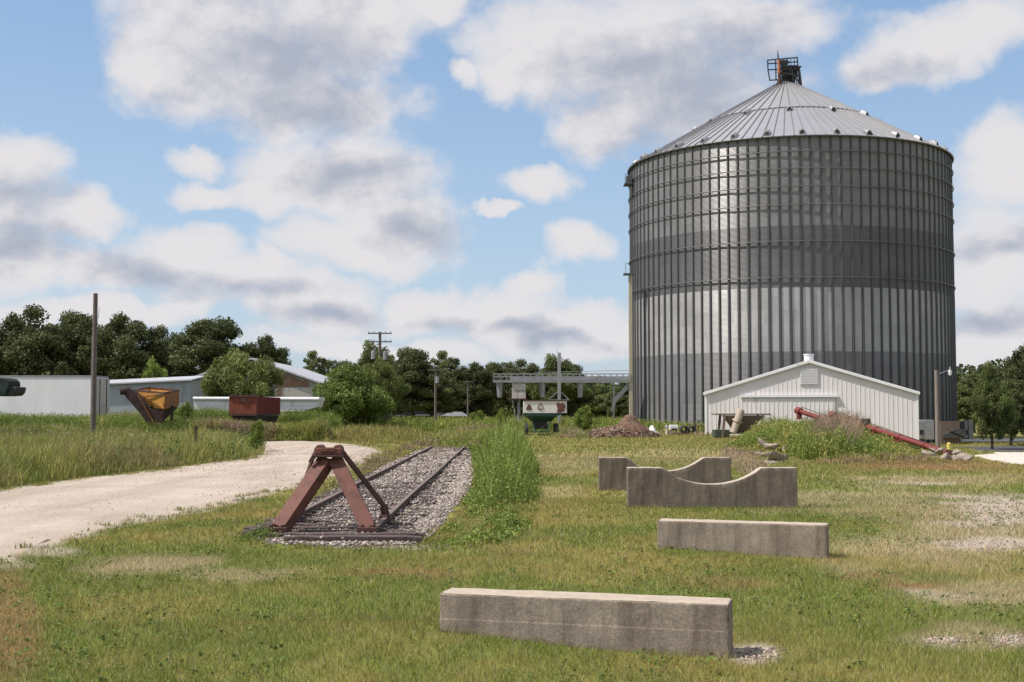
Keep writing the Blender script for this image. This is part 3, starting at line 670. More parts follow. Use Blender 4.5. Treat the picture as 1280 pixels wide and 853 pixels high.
weeds('brown_dry_weeds', 'dead brown weeds rising beside the red augers', [G(1015, 572)[:2], G(1075, 576)[:2], G(1085, 560)[:2], G(1020, 558)[:2]], 3600,
      lambda x, y: 1.3 + .6 * fbm(x * .7, y * .4, 3), [B1, B2, (.24, .17, .12)], 5, .06, blw=.010, flat=.1, edge=0.2)
weeds('rusty_grass_fringe', 'rust coloured dry grass along the front of the barn weeds', [G(985, 580)[:2], G(1060, 583)[:2], G(1205, 582)[:2], G(1230, 576)[:2], G(1100, 573)[:2], G(990, 574)[:2]], 9000,
      lambda x, y: .04 + .30 * sstep(.35, .8, fbm(x * .9, y * .9, 3)), [(.3, .2, .12), (.26, .17, .1), G3, (.3, .22, .13)], 0)
weeds('straw_heap', 'flattened tan straw behind the curved concrete walls', [G(905, 556)[:2], G(950, 562)[:2], G(965, 590)[:2], G(925, 594)[:2], G(900, 572)[:2]], 8000,
      lambda x, y: .10 + .28 * fbm(x * .7, y * .7, 3), [(.33, .24, .17), (.28, .2, .14), (.38, .29, .2)], 0)
weeds('pile_weeds', 'pale weeds between the green wagon and the dirt pile', [G(690, 546)[:2], G(735, 549)[:2], G(738, 541)[:2], G(690, 540)[:2]], 2600,
      lambda x, y: .25 + 1.0 * fbm(x * .5, y * .3, 3), [G1, G3, G2, B2], 3, .1, blw=.012)
weeds('left_bank_weeds', 'tall rank weeds in front of the long white trailer', [W(-160, 520, 66)[:2], W(250, 520, 66)[:2], W(250, 520, 76)[:2], W(-160, 520, 76)[:2]], 22000,
      lambda x, y: .75 + .9 * fbm(x * .35, y * .3, 3), [G2, G3, G2, G1], 3, .1, blw=.02, edge=0.4)
weeds('bin_foot_weeds', 'thin dry weeds along the foot of the grain bin', [W(800, 530, 92)[:2], W(905, 530, 86)[:2], W(905, 530, 92)[:2], W(800, 530, 99)[:2]], 2200,
      lambda x, y: .15 + .5 * fbm(x * .5, y * .5, 3), [B1, G3, B2], 0, blw=.02)
weeds('post_foot_weeds', 'dead grey weeds tangled at the left foot of the bumping post', [(-3.95, 17.5), (-3.2, 17.5), (-3.1, 18.1), (-3.85, 18.2)], 420,
      lambda x, y: .05 + .24 * np.clip(1 - np.hypot(x + 3.55, y - 17.85) / .5, 0, 1), [(.16, .13, .09), (.2, .17, .12), (.1, .09, .06), G1], 5, .035, blw=.004)

# ------------------------------------------------------------------ stones
def icos(n_types=6):
    import bmesh
    out = []
    for k in range(n_types):
        bm = bmesh.new(); bmesh.ops.create_icosphere(bm, subdivisions=1, radius=1)
        V = np.array([v.co[:] for v in bm.verts]); V *= (.65 + .6 * rng.random((len(V), 1))); Fc = np.array([[v.index for v in f.verts] for f in bm.faces]); bm.free()
        out.append((V, Fc))
    return out
ICO = icos()
def stones(name, X, Y, Z, S, cols, label, cat='gravel', flatten=.7):
    A = Acc(); t = rng.integers(0, len(ICO), len(X))
    for k, (V, Fc) in enumerate(ICO):
        m = t == k; n = m.sum()
        if not n: continue
        a = rng.random(n) * 6.283; ca, sa = np.cos(a), np.sin(a)
        s = S[m][:, None] * (1 + .5 * (rng.random((n, 3)) - .5)); s[:, 2] *= flatten
        v = V[None] * s[:, None, :]
        vx = v[..., 0] * ca[:, None] - v[..., 1] * sa[:, None]; vy = v[..., 0] * sa[:, None] + v[..., 1] * ca[:, None]
        VV = np.stack([vx + X[m][:, None], vy + Y[m][:, None], v[..., 2] + Z[m][:, None]], -1).reshape(-1, 3)
        FF = (Fc[None] + (np.arange(n) * len(V))[:, None, None]).reshape(-1, 3)
        A.add((VV, FF, np.repeat(cols[m], len(V), 0)))
    return tag(A.build(name, M['stone']), label, cat, kind='stuff')
TIES = []
yt = 17.3; k = 0
while yt < 58:
    L_ = 2.5 + random.uniform(-.12, .12); xc = -2.72 - .0052 * (yt - 18) + random.uniform(-.06, .06); h = .06 + random.uniform(-.014, .012)
    if k == 0: L_ = 1.9; xc = -2.2; h = .09
    if k == 1: L_ = 2.2; xc = -2.35; h = .08
    TIES.append((xc, yt, L_, h, random.uniform(-.03, .03))); yt += .56 + random.uniform(-.05, .05); k += 1
x, y = inpoly_scatter(BED, 95000); keep = rng.random(len(x)) < np.clip((20 / y) ** 1.2, .05, 1); x, y = x[keep], y[keep]
on = np.zeros(len(x), bool)
for (xc, ty, L_, h, rz) in TIES: on |= (np.abs(y - ty - (x - xc) * rz) < .105) & (np.abs(x - xc) < L_ / 2)
cover = .12 + .8 * sstep(.40, .60, fbm(x * .9 + 3, y * .5, 3)) * sstep(18.5, 21, y)
keep = ~on | (rng.random(len(x)) < cover); edge = poly_dist(x, y, BED); keep &= rng.random(len(x)) < .25 + sstep(0, .35, edge)
x, y, on = x[keep], y[keep], on[keep]
sz = (.010 + .020 * rng.random(len(x)) ** 1.5) * np.clip(y / 22, 1, 1.8)
base = np.array([(.38, .335, .30), (.27, .235, .215), (.45, .39, .35), (.17, .135, .12), (.32, .275, .245)])[rng.integers(0, 5, len(x))]
stones('ballast', x, y, gz(x, y) + .02 + .025 * rng.random(len(x)) + on * .055, sz, jitter(base, .25), 'loose grey ballast stones between and beside the rails', 'ballast')
x, y = scatter_fr(8, 60, 12); m = inpoly(x, y, ROAD); x, y = x[m], y[m]
stones('road_gravel', x, y, gz(x, y) + .031, (.006 + .014 * rng.random(len(x)) ** 2) * np.clip(y / 25, .8, 2), jitter(np.repeat(np.array([(.5, .42, .35)]), len(x), 0), .15), 'loose stones lying on the gravel road', 'gravel')
pts = []
for (px, py, sx, sy, n) in ((1250, 640, 50, 9, 500), (1235, 683, 45, 5, 160), (948, 818, 16, 4, 150), (1262, 802, 20, 5, 160), (1180, 803, 20, 2.5, 120), (330, 667, 18, 3, 150), (500, 684, 35, 2.2, 420)):
    for _ in range(n): q = G(px + random.gauss(0, sx), py + random.gauss(0, sy)); pts.append(q)
pts = np.array(pts); stones('bare_patch_gravel', pts[:, 0], pts[:, 1], gz(pts[:, 0], pts[:, 1]) + .006, .007 + .014 * rng.random(len(pts)), jitter(np.repeat(np.array([(.36, .30, .245)]), len(pts), 0), .35), 'pale loose gravel in the bare patches of the lawn', 'gravel')

# ------------------------------------------------------------------ railway track
trk = thing('railway_track', 'rusty railway track ending at the red bumping post', 'railway track', (-2.75, 18, 0))
def railx(y, side): return (-3.46 if side < 0 else -1.96) - .0052 * (y - 18)
prof = [(-.07, 0), (.07, 0), (.07, .012), (.012, .03), (.010, .11), (.036, .122), (.036, .15), (-.036, .15), (-.036, .122), (-.010, .11), (-.012, .03), (-.07, .012)]
for s, y0 in ((-1, 18.35), (1, 17.9)):
    b = MB(); rings = []
    for y in list(np.linspace(y0, 57, 24)):
        x = railx(y, s); wob = math.sin(y * .4 + s) * .008; zz = float(gz(x, y)) * 0 + math.sin(y * .25 + s) * .006 + .02
        rings.append([(x + wob + p[0] + 2.75, y - 18, p[1] * 1.12 + zz) for p in prof])
    b.loft(rings); o = b.build('rail', [M['rail'], M['railhead']], trk)
    for f in o.data.polygons:
        if f.normal.z > .8 and f.center.z > .1: f.material_index = 1
for (xc, yt, L_, h, rz) in TIES:
    b = MB()
    n = 9; rings = []
    for i in range(n):
        t = (i / (n - 1) - .5) * L_; w = .11 * (1 + random.uniform(-.1, .05)); top = h + .02 + random.uniform(-.012, .006)
        if i in (0, n - 1): w *= .8; top -= .012
        cx = xc + t + 2.75; cy = yt - 18 + t * rz
        rings.append([(cx, cy - w, -.06), (cx, cy + w, -.06), (cx, cy + w, top - .012), (cx, cy + w * .8, top), (cx, cy + w * .1, top - .006 * random.random()), (cx, cy - w * .8, top), (cx, cy - w, top - .012)])
    b.loft(rings); b.build('tie', M['tie'], trk)

# ------------------------------------------------------------------ bumping post
bp = thing('bumping_post', 'faded red steel A-frame bumping post at the end of the track', 'bumping post', (-2.75, 18.1, 0))
def bpL(p): return Vector(p) - Vector((-2.75, 18.1, 0))
headY = 18.55
for s, foot, topx in ((-1, W(347, 657, 17.95), (397, 417)), (1, W(460, 659, 17.95), (0, 0))):
    top = W(405.5 if s < 0 else 417.5, 571, 18.5)
    a = bpL(foot); t = bpL(top); d = (t - a).normalized()
    sd = d.cross(Vector((0, 1, 0))).normalized(); n = sd.cross(d).normalized()
    if n.y > 0: n = -n; 
    tw = R(30) if s < 0 else R(-6); up_n = n.copy(); sgn = 1 if sd.x > 0 else -1
    n = up_n * math.cos(tw) - sd * sgn * math.sin(tw); sd = (sd * sgn * math.cos(tw) + up_n * math.sin(tw))
    b = MB(); w = .105
    # channel : web facing the camera, flanges going back
    dq = .2 if s < 0 else .15; prof_ = [(-w, 0), (w, 0), (w, dq), (w - .018, dq), (w - .018, .018), (-w + .018, .018), (-w + .018, dq), (-w, dq)]
    rings = [[p + sd * q[0] - n * q[1] for q in prof_] for p in (a, t)]
    b.loft(rings); b.build('leg', M['bumper'], bp, bevel=.004)
    b = MB(); fb = bpL((foot[0], foot[1], .1)); 
    b.box((a.x, a.y + .06, .13), (.30, .34, .07)); b.bar((a.x - .1 * s, a.y, .12), (a.x + .02 * s, a.y + .5, .14), .08, .12)
    b.tube((a.x - .08, a.y - .05, .16), (a.x - .08, a.y - .05, .2), .03, n=6); b.tube((a.x + .08, a.y - .05, .16), (a.x + .08, a.y - .05, .2), .03, n=6)
    b.build('shoe', M['bumper_dark'], bp, bevel=.008)
# head
hc = bpL(W(411.5, 564, 18.55))
b = MB(); hw = .215
b.box((hc.x, hc.y, hc.z + .0), (2 * hw * .95, .30, .10))
for s in (-1, 1): b.tube((hc.x + s * .135, hc.y - .13, hc.z + .035), (hc.x + s * .135, hc.y + .17, hc.z + .035), .062, n=12)
b.box((hc.x, hc.y - .155, hc.z + .02), (.22, .02, .07)); b.tube((hc.x, hc.y - .17, hc.z + .03), (hc.x, hc.y - .14, hc.z + .03), .022, n=6)
b.build('head', M['bumper'], bp, bevel=.012)
b = MB(); b.box((hc.x, hc.y, hc.z - .07), (2 * hw * 1.04, .34, .035)); b.bar((hc.x - hw, hc.y - .12, hc.z - .05), (hc.x - hw - .06, hc.y - .14, hc.z - .16), .05, .03); b.build('head_plate', M['bumper_dark'], bp, bevel=.006)
for s, base in ((-1, (railx(19.9, -1), 19.9, .2)), (1, (railx(19.6, 1), 19.4, .2))):
    q = bpL(base); b = MB(); st = Vector((hc.x + s * .20, hc.y + .02, hc.z - .02))
    k1 = st + Vector((s * .05, .05, -.08)); e = Vector((q.x - s * .03, q.y, q.z + .16))
    b.bar(st, k1, .035, .075); b.bar(k1, e, .035, .08); b.bar(e, (q.x, q.y + .06, q.z), .07, .13)
    b.box((q.x, q.y + .05, q.z - .02), (.16, .34, .07)); b.build('tension_bar', M['bumper_dark'], bp, bevel=.005)

# ------------------------------------------------------------------ concrete blocks
def roughen(o, cut, amp, chip=.0, seed=0, ledge_z=None):
    import bmesh
    me = o.data; bm = bmesh.new(); bm.from_mesh(me)
    bmesh.ops.triangulate(bm, faces=bm.faces); 
    for _ in range(8):
        ed = [e for e in bm.edges if e.calc_length() > cut]
        if not ed: break
        bmesh.ops.subdivide_edges(bm, edges=ed, cuts=1); bmesh.ops.triangulate(bm, faces=[f for f in bm.faces if len(f.verts) > 3])
    bm.normal_update()
    for v in bm.verts:
        n = mnoise.fractal(v.co * 5 + Vector((seed, 0, 0)), 1, 2, 5); n2 = mnoise.noise(v.co * 14 + Vector((0, seed, 0)))
        sh = len([e for e in v.link_edges if e.calc_face_angle(0) > .4]) > 0
        if sh and ledge_z is not None and abs(v.co.z - ledge_z) < .03: sh = False
        if sh: n2 = max(0, abs(n2) - .12) * 2.2 * (1.8 if v.co.x < .12 else 1)
        d = n * amp + (-abs(n2) * chip if sh else 0); v.co += v.normal * d
    bm.to_mesh(me); bm.free(); me.polygons.foreach_set('use_smooth', [True] * len(me.polygons))
    me.set_sharp_from_angle(angle=R(38)) if hasattr(me, 'set_sharp_from_angle') else None
def beam(name, label, pL, pR, H, T, m, seed, ledge=False, zb=-.25):
    a = Vector(pL); c = Vector(pR); d = c - a; L_ = d.length; rz = math.atan2(d.y, d.x)
    b = MB()
    if ledge:
        z1 = .2; b.loft([[(0, .001, zb), (L_, .001, zb), (L_, T + .006, zb), (0, T + .006, zb)], [(0, .001, z1 - .006), (L_, .001, z1 - .006), (L_, T + .006, z1 - .012), (0, T + .006, z1 - .012)],
                         [(0, .003, z1), (L_, .003, z1), (L_, T, z1), (0, T, z1)], [(0, .004, H), (L_, .004, H), (L_, T, H), (0, T, H)]])
    else: b.box((L_ / 2, T / 2, (H + zb) / 2), (L_, T, H - zb))
    o = b.build(name, m, bevel=.016); o.location = (a.x, a.y, 0); o.rotation_euler = (0, 0, rz)
    roughen(o, .04, .004, .06, seed, .195 if ledge else None); return tag(o, label, 'concrete block')
# near beam: top edge points at H
def Gh(px, py, h): return G(px, py, h)
p1 = Gh(549, 741, .40); p2 = Gh(911, 755.5, .40)
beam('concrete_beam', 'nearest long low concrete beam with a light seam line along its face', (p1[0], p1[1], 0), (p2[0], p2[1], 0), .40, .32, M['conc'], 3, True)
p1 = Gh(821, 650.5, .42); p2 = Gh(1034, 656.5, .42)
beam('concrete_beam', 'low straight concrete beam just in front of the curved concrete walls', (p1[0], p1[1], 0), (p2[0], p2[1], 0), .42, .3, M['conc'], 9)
def saddle(label, xl, xr, ybase, H, dip, seed):
    a = G(xl, ybase); c = G(xr, ybase); L_ = c[0] - a[0]; T = .3
    N = 80; tp = []
    for i in range(N + 1):
        t = i / N
        if t < .2 or t > .79: z = H
        else:
            u = (t - .495) / .295; z = H - dip * (math.sqrt(max(0, 1.35 ** 2 - u * u)) - math.sqrt(1.35 ** 2 - 1)) / (1.35 - math.sqrt(1.35 ** 2 - 1))
            if t < .27: z = H - (H - z) * ((t - .2) / .07) ** .6
        tp.append((t * L_, z))
    rings = []
    for x, z in tp: bt = .02 * (1); rings.append([(x, -bt, -.2), (x, 0, z), (x, T, z), (x, T + bt, -.2)])
    b = MB(); b.loft(rings); o = b.build('saddle_wall', M['conc_dark'], bevel=.008); o.location = (a[0], a[1], 0)
    roughen(o, .09, .004, .006, seed); return tag(o, label, 'concrete wall')
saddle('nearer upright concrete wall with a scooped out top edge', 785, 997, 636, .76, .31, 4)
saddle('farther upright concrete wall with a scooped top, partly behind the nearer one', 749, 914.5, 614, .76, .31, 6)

# ------------------------------------------------------------------ grain bin
BR = 14.8; th = R(12.58); BX, BY = 120 * math.sin(th), 120 * math.cos(th)
def cyl(px, py, r=BR):
    d = ray(px, py); a = d[0] ** 2 + d[1] ** 2; bb = -2 * (d[0] * BX + d[1] * BY); c = BX ** 2 + BY ** 2 - r * r
    t = (-bb - math.sqrt(max(0, bb * bb - 4 * a * c))) / (2 * a); return EYE + d[2] * t
EAVE = cyl(992, 170.5); print('EAVE', EAVE)
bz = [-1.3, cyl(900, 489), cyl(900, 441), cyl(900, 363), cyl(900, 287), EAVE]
binr = thing('grain_bin', 'giant round corrugated galvanised grain bin with a conical ribbed roof', 'grain bin', (BX, BY, 0))
def bin_wall():
    NS = 216; me_v = []; faces = []; mi = []; sh = []
    zs = sorted(set([round(z, 3) for z in bz] + [round(EAVE - k * 1.118, 3) for k in range(1, 21)])); zs = [z for i, z in enumerate(zs) if i == 0 or z - zs[i - 1] > .05]
    for z in zs:
        for k in range(NS): a = 2 * math.pi * k / NS; me_v.append((BR * math.cos(a), BR * math.sin(a), z))
    for i in range(len(zs) - 1):
        zm = (zs[i] + zs[i + 1]) / 2; band = 'x'
        j = max(q for q in range(5) if zm > bz[q])
        for k in range(NS):
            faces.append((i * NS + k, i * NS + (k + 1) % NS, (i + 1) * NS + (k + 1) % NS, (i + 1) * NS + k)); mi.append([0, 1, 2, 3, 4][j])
            random.seed(int(i * 1000 + (k + (i % 2) * 3) // 6)); sh.append(random.uniform(.90, 1.08))
    me = bpy.data.meshes.new('wall'); me.from_pydata(me_v, [], faces)
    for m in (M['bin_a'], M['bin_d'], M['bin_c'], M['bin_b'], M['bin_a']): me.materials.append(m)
    me.polygons.foreach_set('material_index', mi); me.polygons.foreach_set('use_smooth', [True] * len(faces))
    at = me.color_attributes.new('sheet', 'FLOAT_COLOR', 'CORNER'); c = []
    for s in sh: c += [s, s, s, 1] * 4
    at.data.foreach_set('color', c)
    o = bpy.data.objects.new('wall', me); COL.objects.link(o); o.parent = binr
    random.seed(5)
bin_wall()
NR = 108
b = MB()
for k in range(NR):
    a = 2 * math.pi * (k + .5) / NR; ca, sa = math.cos(a), math.sin(a)
    for (z0, z1, w, dd) in ((-1.3, bz[3], .2, .12), (bz[3], bz[4], .17, .11), (bz[4], EAVE - .03, .15, .10)):
        q = lambda r, t, z: (r * ca - t * sa, r * sa + t * ca, z)
        ring = lambda z: [q(BR - .02, -w / 2 - .03, z), q(BR + .012, -w / 2 - .03, z), q(BR + .014, -w / 2, z), q(BR + dd, -w / 2 * .6, z), q(BR + dd, w / 2 * .6, z), q(BR + .014, w / 2, z), q(BR + .012, w / 2 + .03, z), q(BR - .02, w / 2 + .03, z)]
        b.loft([ring(z0 + .002), ring(z1 - .002)])
b.build('stiffeners', M['galv_rib'], binr)
def ring_mesh(z, r, tr, n=144):
    rings = []
    for k in range(n + 1):
        a = 2 * math.pi * k / n; rings.append([((r + tr * math.cos(t)) * math.cos(a), (r + tr * math.cos(t)) * math.sin(a), z + tr * math.sin(t)) for t in [j * math.pi / 3 for j in range(6)]])
    q = MB(); q.loft(rings, cap=False); return q
for py in (195.5, 216.5, 238.5, 261, 305.5, 350): ring_mesh(cyl(905, py, BR + .2), BR + .17, .05).build('wind_ring', M['galv_ring'], binr, smooth=True)
# roof
AP = W(987, 108, BY - .2)[2]; RT = 1.15; print('APEX', AP)
b = MB(); N = 216; mid = .53
RE = BR + .25
def rz_(r): return EAVE + (AP - EAVE) * (RE - r) / (RE - RT)
rr = [RE, RE * mid + .002, RE * mid, RT]
rings = [[(r * math.cos(2 * math.pi * k / N), r * math.sin(2 * math.pi * k / N), rz_(r) + (dz)) for k in range(N)] for r, dz in ((RE, 0), (RE * mid, -.0), (RE * mid - .01, .05), (RT, .05))]
b.loft(rings, cap=False); b.build('roof', mat('roof_sheet', (.44, .44, .45), .42, .5, var=.06, scale=.6, bmp=0), binr)
b = MB()
for k in range(NR):
    a = 2 * math.pi * k / NR
    def pt(r, dz): return (r * math.cos(a), r * math.sin(a), rz_(r) + dz)
    b.bar(pt(RE + .04, .05), pt(RE * mid, .05), .055, .10)
    if k % 2 == 0: b.bar(pt(RE * mid, .10), pt(RT, .10), .055, .10)
b.build('roof_seams', mat('roof_seam', (.30, .30, .31), .5, .4, var=.06, bmp=0), binr)
b = ring_mesh(EAVE - .02, RE - .06, .08); b.build('eave_flange', M['galv_rib'], binr)
b = ring_mesh(rz_(RE * mid) + .04, RE * mid + .02, .05); b.build('roof_ring', M['galv_dark'], binr)
def vent(a, r):
    q = MB(); ca, sa = math.cos(a), math.sin(a); z = rz_(r); sl = (AP - EAVE) / (RE - RT)
    def p(dr, t, dz): return ((r + dr) * ca - t * sa, (r + dr) * sa + t * ca, z - dr * sl + dz)
    rings = []
    for (dr, h) in ((-.42, .02), (-.2, .34), (.12, .42), (.34, .40)):
        rings.append([p(dr, .27 * math.cos(t), .03 + h * math.sin(t)) for t in [j * math.pi / 6 for j in range(7)]])
    q.loft(rings); v = q.build('roof_vent', M['galv'], binr)
    q = MB(); q.add([p(.345, .22 * math.cos(t), .06 + .30 * math.sin(t)) for t in [j * math.pi / 6 for j in range(7)]], [tuple(range(7))])
    q.add([p(.4, .22, .0), p(.4, -.22, .0), p(.36, -.2, .12), p(.36, .2, .12)], [(0, 1, 2, 3)]); q.build('vent_opening', M['black'], v)
for k in range(32): vent(2 * math.pi * (k + .35) / 32, RE - .65)
for k in range(14): vent(2 * math.pi * (k + .1) / 14, RE * mid + .6)
# peak cap + platform
b = MB(); b.loft([[(r * math.cos(t), r * math.sin(t), z) for t in [j * math.pi / 12 for j in range(24)]] for r, z in ((1.25, AP - .12), (1.2, AP + .1), (.9, AP + .16), (.5, AP + .5), (.45, AP + 1.1))]); b.build('peak_cap', M['galv_dark'], binr)
sc = 117 / F
def pk(px, py, dy=0.): q = W(px, py, BY + dy); return (q[0] - BX, dy, q[2])
b = MB(); s_ = .06
for dy in (-1.2, 1.2):
    TL, TR_ = pk(959.5, 75.5, dy), pk(996.5, 72, dy)
    for e0, e1 in (((959.5, 75.5), (996.5, 72)), ((959.5, 80), (996.5, 77.5)), ((960, 87.5), (998, 86)), ((962, 100.5), (973, 100)), ((959.5, 75), (960, 88)), ((960, 88), (962.5, 101)), ((996.5, 72), (999, 100)), ((999, 100), (1001, 107)), ((969.5, 75), (970, 101)), ((998, 86), (1000, 107)), ((973, 100), (970, 108)), ((984, 73), (984.5, 87)), ((990, 86), (992, 104))):
        b.bar(pk(*e0, dy), pk(*e1, dy), s_ * 1.6, s_ * 1.6)
for p in ((959.5, 75.5), (996.5, 72), (959.5, 80), (962, 100.5), (998, 86), (999, 100), (960, 87.5), (970, 100)): b.bar(pk(*p, -1.2), pk(*p, 1.2), s_ * 1.5, s_ * 1.5)
for k in range(6):
    xx = 975 + k * 4.4; b.bar(pk(xx, 74 - k * .4, -1.2), pk(xx + 1, 87 + k * .3, -1.2), .05, .05); b.bar(pk(988 + k * 2, 86, 1.0 - k * .3), pk(990 + k * 2, 106, 1.0 - k * .3), .06, .06)
b.bar(pk(975, 91, -1.2), pk(1000, 95, -1.2), .14, .14); b.bar(pk(976, 83, -.6), pk(998, 83, -.6), .12, .2); b.bar(pk(986, 87, -1.2), pk(1001, 106, -1.2), .12, .12); b.bar(pk(999, 87, -1.2), pk(1001.5, 107, -1.2), .16, .16)
pp = b.build('peak_platform', M['black'], binr)
b = MB(); c1 = pk(967, 94); b.box((0.4, 0, pk(980, 87)[2]), (1.9, 2.2, .06)); b.build('deck', M['galv_dark'], pp)
b = MB(); q = pk(979, 78); b.tube((q[0] - .3, 0, q[2]), (q[0] + .35, 0, q[2]), .24, n=14); b.tube((q[0] + .35, 0, q[2]), (q[0] + .6, 0, q[2]), .12, n=10); b.box((q[0], 0, q[2] - .4), (.5, .5, .45)); b.box(pk(984, 99), (1.3, 1.2, .8)); b.box(pk(986, 93, -.3), (1.5, .8, .7)); b.build('drive_motor', M['black'], pp, bevel=.02)
b = MB(); q0 = pk(974.5, 108, -1.3); q1 = pk(973, 75, -1.3); q2 = pk(972, 62.5, -1.3); b.tube(q1, q2, .10, .02, 8); b.build('mast_tip', M['black'], pp)
b = MB(); b.tube(pk(973.8, 92, -1.3), q1, .12, .11, 8); b.build('mast_band', mat('mast_orange', (.45, .13, .04), .6, 0, bmp=0), pp)
b = MB(); b.tube(q0, pk(973.8, 92, -1.3), .14, .12, 8); b.build('mast', M['rust'], pp)
# platform on the left of the wall
def side_at(px, py, dy=0.):   # near left tangent
    q = W(px, py, BY + dy); return (q[0] - BX, q[1] - BY, q[2])
b = MB(); Yt = -1.5
b.box(side_at(785, 231, Yt), (.75, 1.5, .12)); b.box(side_at(786, 226, Yt), (.5, 1.0, .75)); b.bar(side_at(781.5, 231, Yt), side_at(781.5, 218, Yt), .04, .04); b.bar(side_at(781.5, 218, Yt), side_at(789, 219, Yt), .04, .04)
b.build('side_platform', M['galv_dark'], binr)
# aeration fans with transitions at the foot (right side)
def fan(px0, px1, py0, py1, Y, dep):
    a = W(px0, py0, Y); c = W(px1, py1, Y); q = MB(); xm = (a[0] + c[0]) / 2 - BX; ym = Y - BY; w = c[0] - a[0]; z0, z1 = c[2], a[2]; zm = (z0 + z1) / 2
    n = 20; r = (z1 - z0) / 2
    ring = lambda y, rr_: [(xm + w / 2 * rr_ * math.cos(t), y, zm + r * rr_ * math.sin(t)) for t in [k * 2 * math.pi / n for k in range(n)]]
    rings = [ring(ym - dep / 2, 1.0), ring(ym + dep / 2, 1.0)]
    q.box((xm + w * .2, ym, zm), (w * .55, dep, z1 - z0)); q.box((xm - w * .28, ym, zm), (w * .4, dep * .9, (z1 - z0) * .9))
    o = q.build('aeration_fan', M['galv'], binr, bevel=.03)
    q = MB(); q.box((xm - w * .28, ym - dep * .46, zm - .25 * r), (w * .22, .05, r * .5)); q.build('intake', M['black'], o)
    return o
fan(1143.5, 1164.5, 525, 549.5, 101, 1.6); fan(1202, 1213, 525.5, 549, 108, 1.6)
b = MB(); a0 = W(1175, 547.5, 103); a1 = W(1189, 536.5, 103); a2 = W(1203, 536.5, 103); a3 = W(1203, 547.5, 103)
ring0 = [(p[0] - BX, p[1] - BY - .8, p[2]) for p in (a0, W(1175, 543.5, 103), a1, a2, a3)]; ring1 = [(p[0], p[1] + 1.8, p[2]) for p in ring0]
b.loft([ring0, ring1]); tr_ = b.build('fan_transition', M['galv_dark'], binr)
b = MB(); c = W(1190, 552, 103); b.box((W(1185, 552, 103)[0] - BX, 103 - BY, -.1), (1.6, 1.2, 1.9)); b.build('fan_stand', M['brownsteel'], binr); b = MB(); b.bar((W(1202, 547, 102)[0] - BX, 102 - BY - .5, W(1202, 547, 102)[2]), (W(1188, 560, 101)[0] - BX, 101 - BY, .05), .12, .12); b.build('drain_arm', M['black'], binr)
# ------------------------------------------------------------------ cream leg pipe and catwalk conveyor
q = W(788.2, 525, 112); 
lp = thing('cream_pipe', 'tall cream coloured grain pipe running up the left edge of the bin', 'grain pipe', (q[0], 112, 0))
top = W(788, 344, 112)[2]
b = MB(); b.box((0.04, 0, top / 2), (.32, .32, top)); b.build('casing', M['cream'], lp, bevel=.02)
b = MB(); b.box((-.1, 0, top + .06), (.95, .8, .14)); b.bar((-.4, -.3, top), (-.4, -.3, top + 1.0), .04, .04); b.bar((.2, -.3, top), (.2, -.3, top + 1.0), .04, .04); b.bar((-.4, -.3, top + 1), (.2, -.3, top + 1), .04, .04); b.build('top_platform', M['galv_dark'], lp)
YC = 112
x0 = W(617, 470, YC)[0]; x1 = W(787, 470, YC)[0]; zt = W(700, 467.5, YC)[2]; zb_ = W(700, 477.5, YC)[2]
cw = thing('conveyor_catwalk', 'long elevated galvanised conveyor catwalk reaching left from the bin', 'conveyor', (x0, YC, 0))
Lc = x1 - x0
b = MB(); b.box((Lc / 2, .35, zb_ + .1), (Lc, .9, .1)); b.box((Lc * .56, .5, zb_ + .3), (Lc * .88, .4, .26)); b.build('trough', M['galv'], cw)
b = MB(); n = 22
for yy in (-.25, 1.1):
    b.bar((0, yy, zt), (Lc, yy, zt), .05, .05); b.bar((0, yy, (zt + zb_) / 2 + .12), (Lc, yy, (zt + zb_) / 2 + .12), .04, .04); b.bar((0, yy, zb_), (Lc, yy, zb_), .08, .12)
    for k in range(n + 1): b.bar((Lc * k / n, yy, zb_), (Lc * k / n, yy, zt), .05, .05)
for k in range(0, 8, 1): b.bar((Lc * k / n, -.25, zb_), (Lc * (k + 1) / n, -.25, zt), .03, .03)
b.bar((Lc * .3, -.25, zt + .12), (Lc, -.25, zt + .3), .04, .04)
b.build('railing', M['galv'], cw)
for px in (624.5, 678, 725.5):
    a = W(px, 478, YC); c = W(px, 497, YC); b = MB(); b.tube((a[0] - x0, .3, a[2]), (c[0] - x0, .3, c[2]), .30, .22, 8); b.build('spout', M['galv'], cw)
for (p0, p1, w) in (((767.5, 478), (767.5, 527), .14), ((787, 481), (768, 502), .35), ((768, 502), (766, 514), .3)):
    a = W(*p0, YC); c = W(*p1, YC); b = MB(); b.bar((a[0] - x0, .4, a[2]), (c[0] - x0, .4, max(0, c[2])), w, w); b.build('support_leg', M['galv'], cw)
# weigh box on legs below catwalk
a = W(640, 479, 111); c = W(657, 498.5, 111)
wb = thing('hopper_box', 'pale square box on splayed legs under the left end of the catwalk', 'hopper box', ((a[0] + c[0]) / 2, 111, 0))
w = c[0] - a[0]; b = MB(); b.box((0, 0, (a[2] + c[2]) / 2), (w, w, a[2] - c[2])); b.build('box', mat('pale_box', (.5, .47, .44), .7, bmp=0), wb, bevel=.02)
b = MB(); b.box((-.08, 0, a[2] + .08), (w + .5, w + .3, .1)); b.build('lid', M['galv'], wb)
b = MB(); b.box((-.15, 0, c[2] - .05), (w + .55, w + .5, .08)); 
for yy in (-.85,): 
    b.bar((-.85, yy, c[2] + .7), (.65, yy, c[2] + .7), .03, .03); 
    for xx in (-.85, -.1, .65): b.bar((xx, yy, c[2]), (xx, yy, c[2] + .7), .03, .03)
b.build('walkway', M['rust'], wb)
